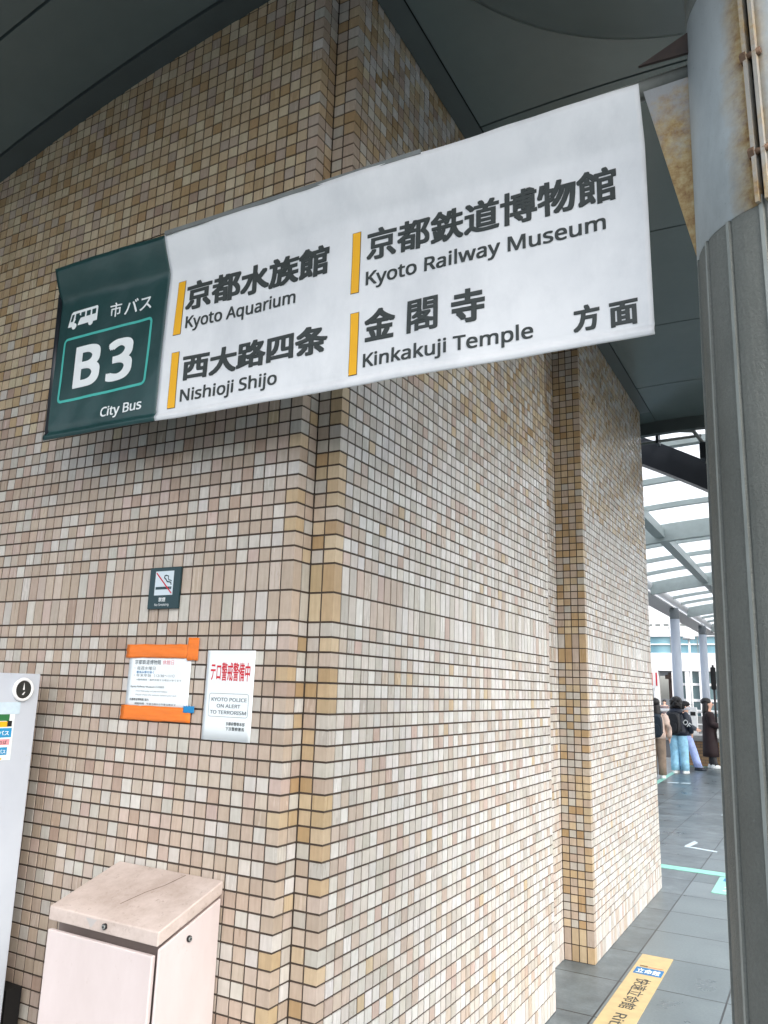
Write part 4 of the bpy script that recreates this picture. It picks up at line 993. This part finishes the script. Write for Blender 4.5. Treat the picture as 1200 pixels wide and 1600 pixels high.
M_BEIGE = cloth('beige_knit', (214, 190, 176)); M_KHAKI = cloth('khaki_cotton', (138, 120, 104)); M_NAVY = cloth('navy_nylon', (22, 30, 46), .55); M_JEAN = cloth('light_blue_denim', (150, 200, 226)); M_LAV = cloth('lavender_denim', (164, 180, 228))
M_DKB = cloth('dark_brown_wool', (40, 26, 28)); M_SHW = plain('white_shoe', lin(226, 230, 228), .5); M_SHD = plain('dark_shoe', lin(30, 38, 50), .6); M_BAGD = plain('dark_teal_nylon', lin(18, 34, 46), .5, var=.3, nscale=12, bump=.3); M_BAGB = plain('black_nylon', lin(20, 22, 28), .55, var=.3, nscale=14, bump=.4)
def backpack(m):
    def rr(y, a, zc, b_): return [(a * (abs(math.cos(q)) ** .6) * (1 if math.cos(q) >= 0 else -1), y, zc + b_ * (abs(math.sin(q)) ** .6) * (1 if math.sin(q) >= 0 else -1)) for q in [2 * math.pi * k / 20 for k in range(20)]]
    m.loft([rr(-.10, .09, .67, .14), rr(-.13, .1, .665, .15), rr(-.17, .1, .66, .15), rr(-.195, .085, .655, .13)]); m.loft([rr(-.195, .07, .61, .07), rr(-.215, .065, .61, .065)])
    for sg in (-1, 1): m.tube([(sg * .06, -.1, .79), (sg * .075, -.02, .835), (sg * .078, .075, .8), (sg * .085, .1, .7), (sg * .09, .02, .6), (sg * .08, -.1, .57)], (.014, .007), 8)
# 1: half hidden by the wall
t, s = person((-1.665, 15.7, 0), 4, 1.63, 'person in beige knit and khaki trousers, half hidden behind the tiled wall corner', M_BEIGE, M_KHAKI, M_SHW, 'long', arms={'l': ((-.14, -.01, .63), (-.14, .05, .5)), 'r': ((.15, -.005, .64), (.155, .06, .51))})
bagthing('backpack', t, s, 'dark teal backpack on the person half hidden by the wall corner', 'backpack', backpack, M_BAGD)
# 2: navy jacket, from behind
t2, s2 = person((-1.44, 17.15, 0), -14, 1.66, 'person with bushy dark hair, navy hooded jacket and light blue jeans', M_NAVY, M_JEAN, M_SHW, 'bushy', hood=True, stride=(-.02, .03), pant=.07, arms={'l': ((-.15, .0, .64), (-.13, .09, .56)), 'r': ((.155, .0, .65), (.15, .08, .54))})
bagthing('backpack', t2, s2, 'black backpack with small white tags worn over the navy hooded jacket', 'backpack', backpack, M_BAGB)
# white letters on the sleeve, a part of person 2
M2 = Matrix.Scale(s2, 4)
V, F, (x0, x1, y0, y1) = text_mesh('OF', .02); m = MB(); a0 = R(-38)
for v in V:
    u, q = (v.x - x0) / (x1 - x0) * .115 - .055, (v.y - y0) / (y1 - y0) * .07 - .035
    uu, qq = u * math.cos(a0) - q * math.sin(a0), u * math.sin(a0) + q * math.cos(a0)
    m.v.append((.15 + uu, -.058 - v.z, .665 + qq))
for f in F: m.face(f)
m.v = [tuple(Vector(v) * s2) for v in m.v]; o = m.build('sleeve_lettering', M_WINK); o.parent = t2
# 3: striding person with mask
t3, s3 = person((-1.43, 18.3, 0), -78, 1.58, 'person with pale face mask and lavender jeans stepping out in dark sneakers', cloth('grey_fleece', (70, 74, 84)), M_LAV, M_SHD, 'short', mask=plain('mask_white', lin(206, 208, 216), .6), cap=plain('black_cap', lin(26, 22, 24), .7), stride=(-.09, .14), arms={'l': ((-.13, .03, .64), (-.08, .13, .6)), 'r': ((.13, .03, .64), (.08, .13, .6))})
m = MB(); m.tube([(-1.37, 17.75, .02), (-1.37, 17.75, .55)], .012, 8); m.tube([(-1.37, 17.75, .52), (-1.37, 17.75, .62)], .03, 8, 1); m.tube([(-1.37, 17.75, .0), (-1.37, 17.75, .05)], .02, 8, 1); m.tube([(-1.47, 17.75, .03), (-1.37, 17.75, .03)], .014, 8, 1)
tag(m.build('walking_stick', [M_WHITE, M_BLK], None, (-1.37, 17.75, 0)), 'thin white stick with black grip standing between two pairs of legs', 'stick')
# 4: long dark coat facing right
t4, s4 = person((-1.0, 19.1, 0), -84, 1.66, 'person in a long dark brown coat with white ankle boots facing right', M_DKB, cloth('dark_hose', (70, 70, 72)), M_SHW, 'long', coat=.17, arms={'l': ((-.13, .02, .64), (-.1, .15, .6)), 'r': ((.13, .03, .64), (.1, .16, .6))}, pant=.04, stride=(.0, .05))
def handbag(m):
    m.loft([[(.09 + q * .5, .10 + p, .44) for p, q in ((-.0, -.03), (.13, -.03), (.13, .03), (0, .03))], [(.09 + q * .5, .095 + p, .52) for p, q in ((-.0, -.035), (.14, -.035), (.14, .035), (0, .035))], [(.09 + q * .5, .11 + p, .585) for p, q in ((-.0, -.02), (.12, -.02), (.12, .02), (0, .02))]], sm=False)
    for q in (-.012, .012): m.tube([(.09 + q, .125, .58), (.095 + q, .14, .63), (.1 + q, .165, .645), (.1 + q, .19, .63), (.095 + q, .21, .58)], .006, 8)
bagthing('handbag', t4, s4, 'white handbag held in front of the long dark brown coat', 'handbag', handbag, plain('white_leather', lin(222, 222, 216), .5))
# 5: beige sliver behind the column
person((-.52, 19.3, 0), -80, 1.6, 'person in taupe clothes mostly hidden behind the ribbed column', cloth('taupe_coat', (158, 144, 138)), cloth('taupe_trousers', (150, 138, 130)), M_SHW, 'short', coat=.3)
# 6: small figure in the doorway of the station
person((-6.15, 43.6, -.15), 180, 1.66, 'small distant person standing in the station doorway', cloth('grey_shirt', (110, 98, 100)), cloth('brown_trousers', (120, 96, 84)), M_SHD, 'short')
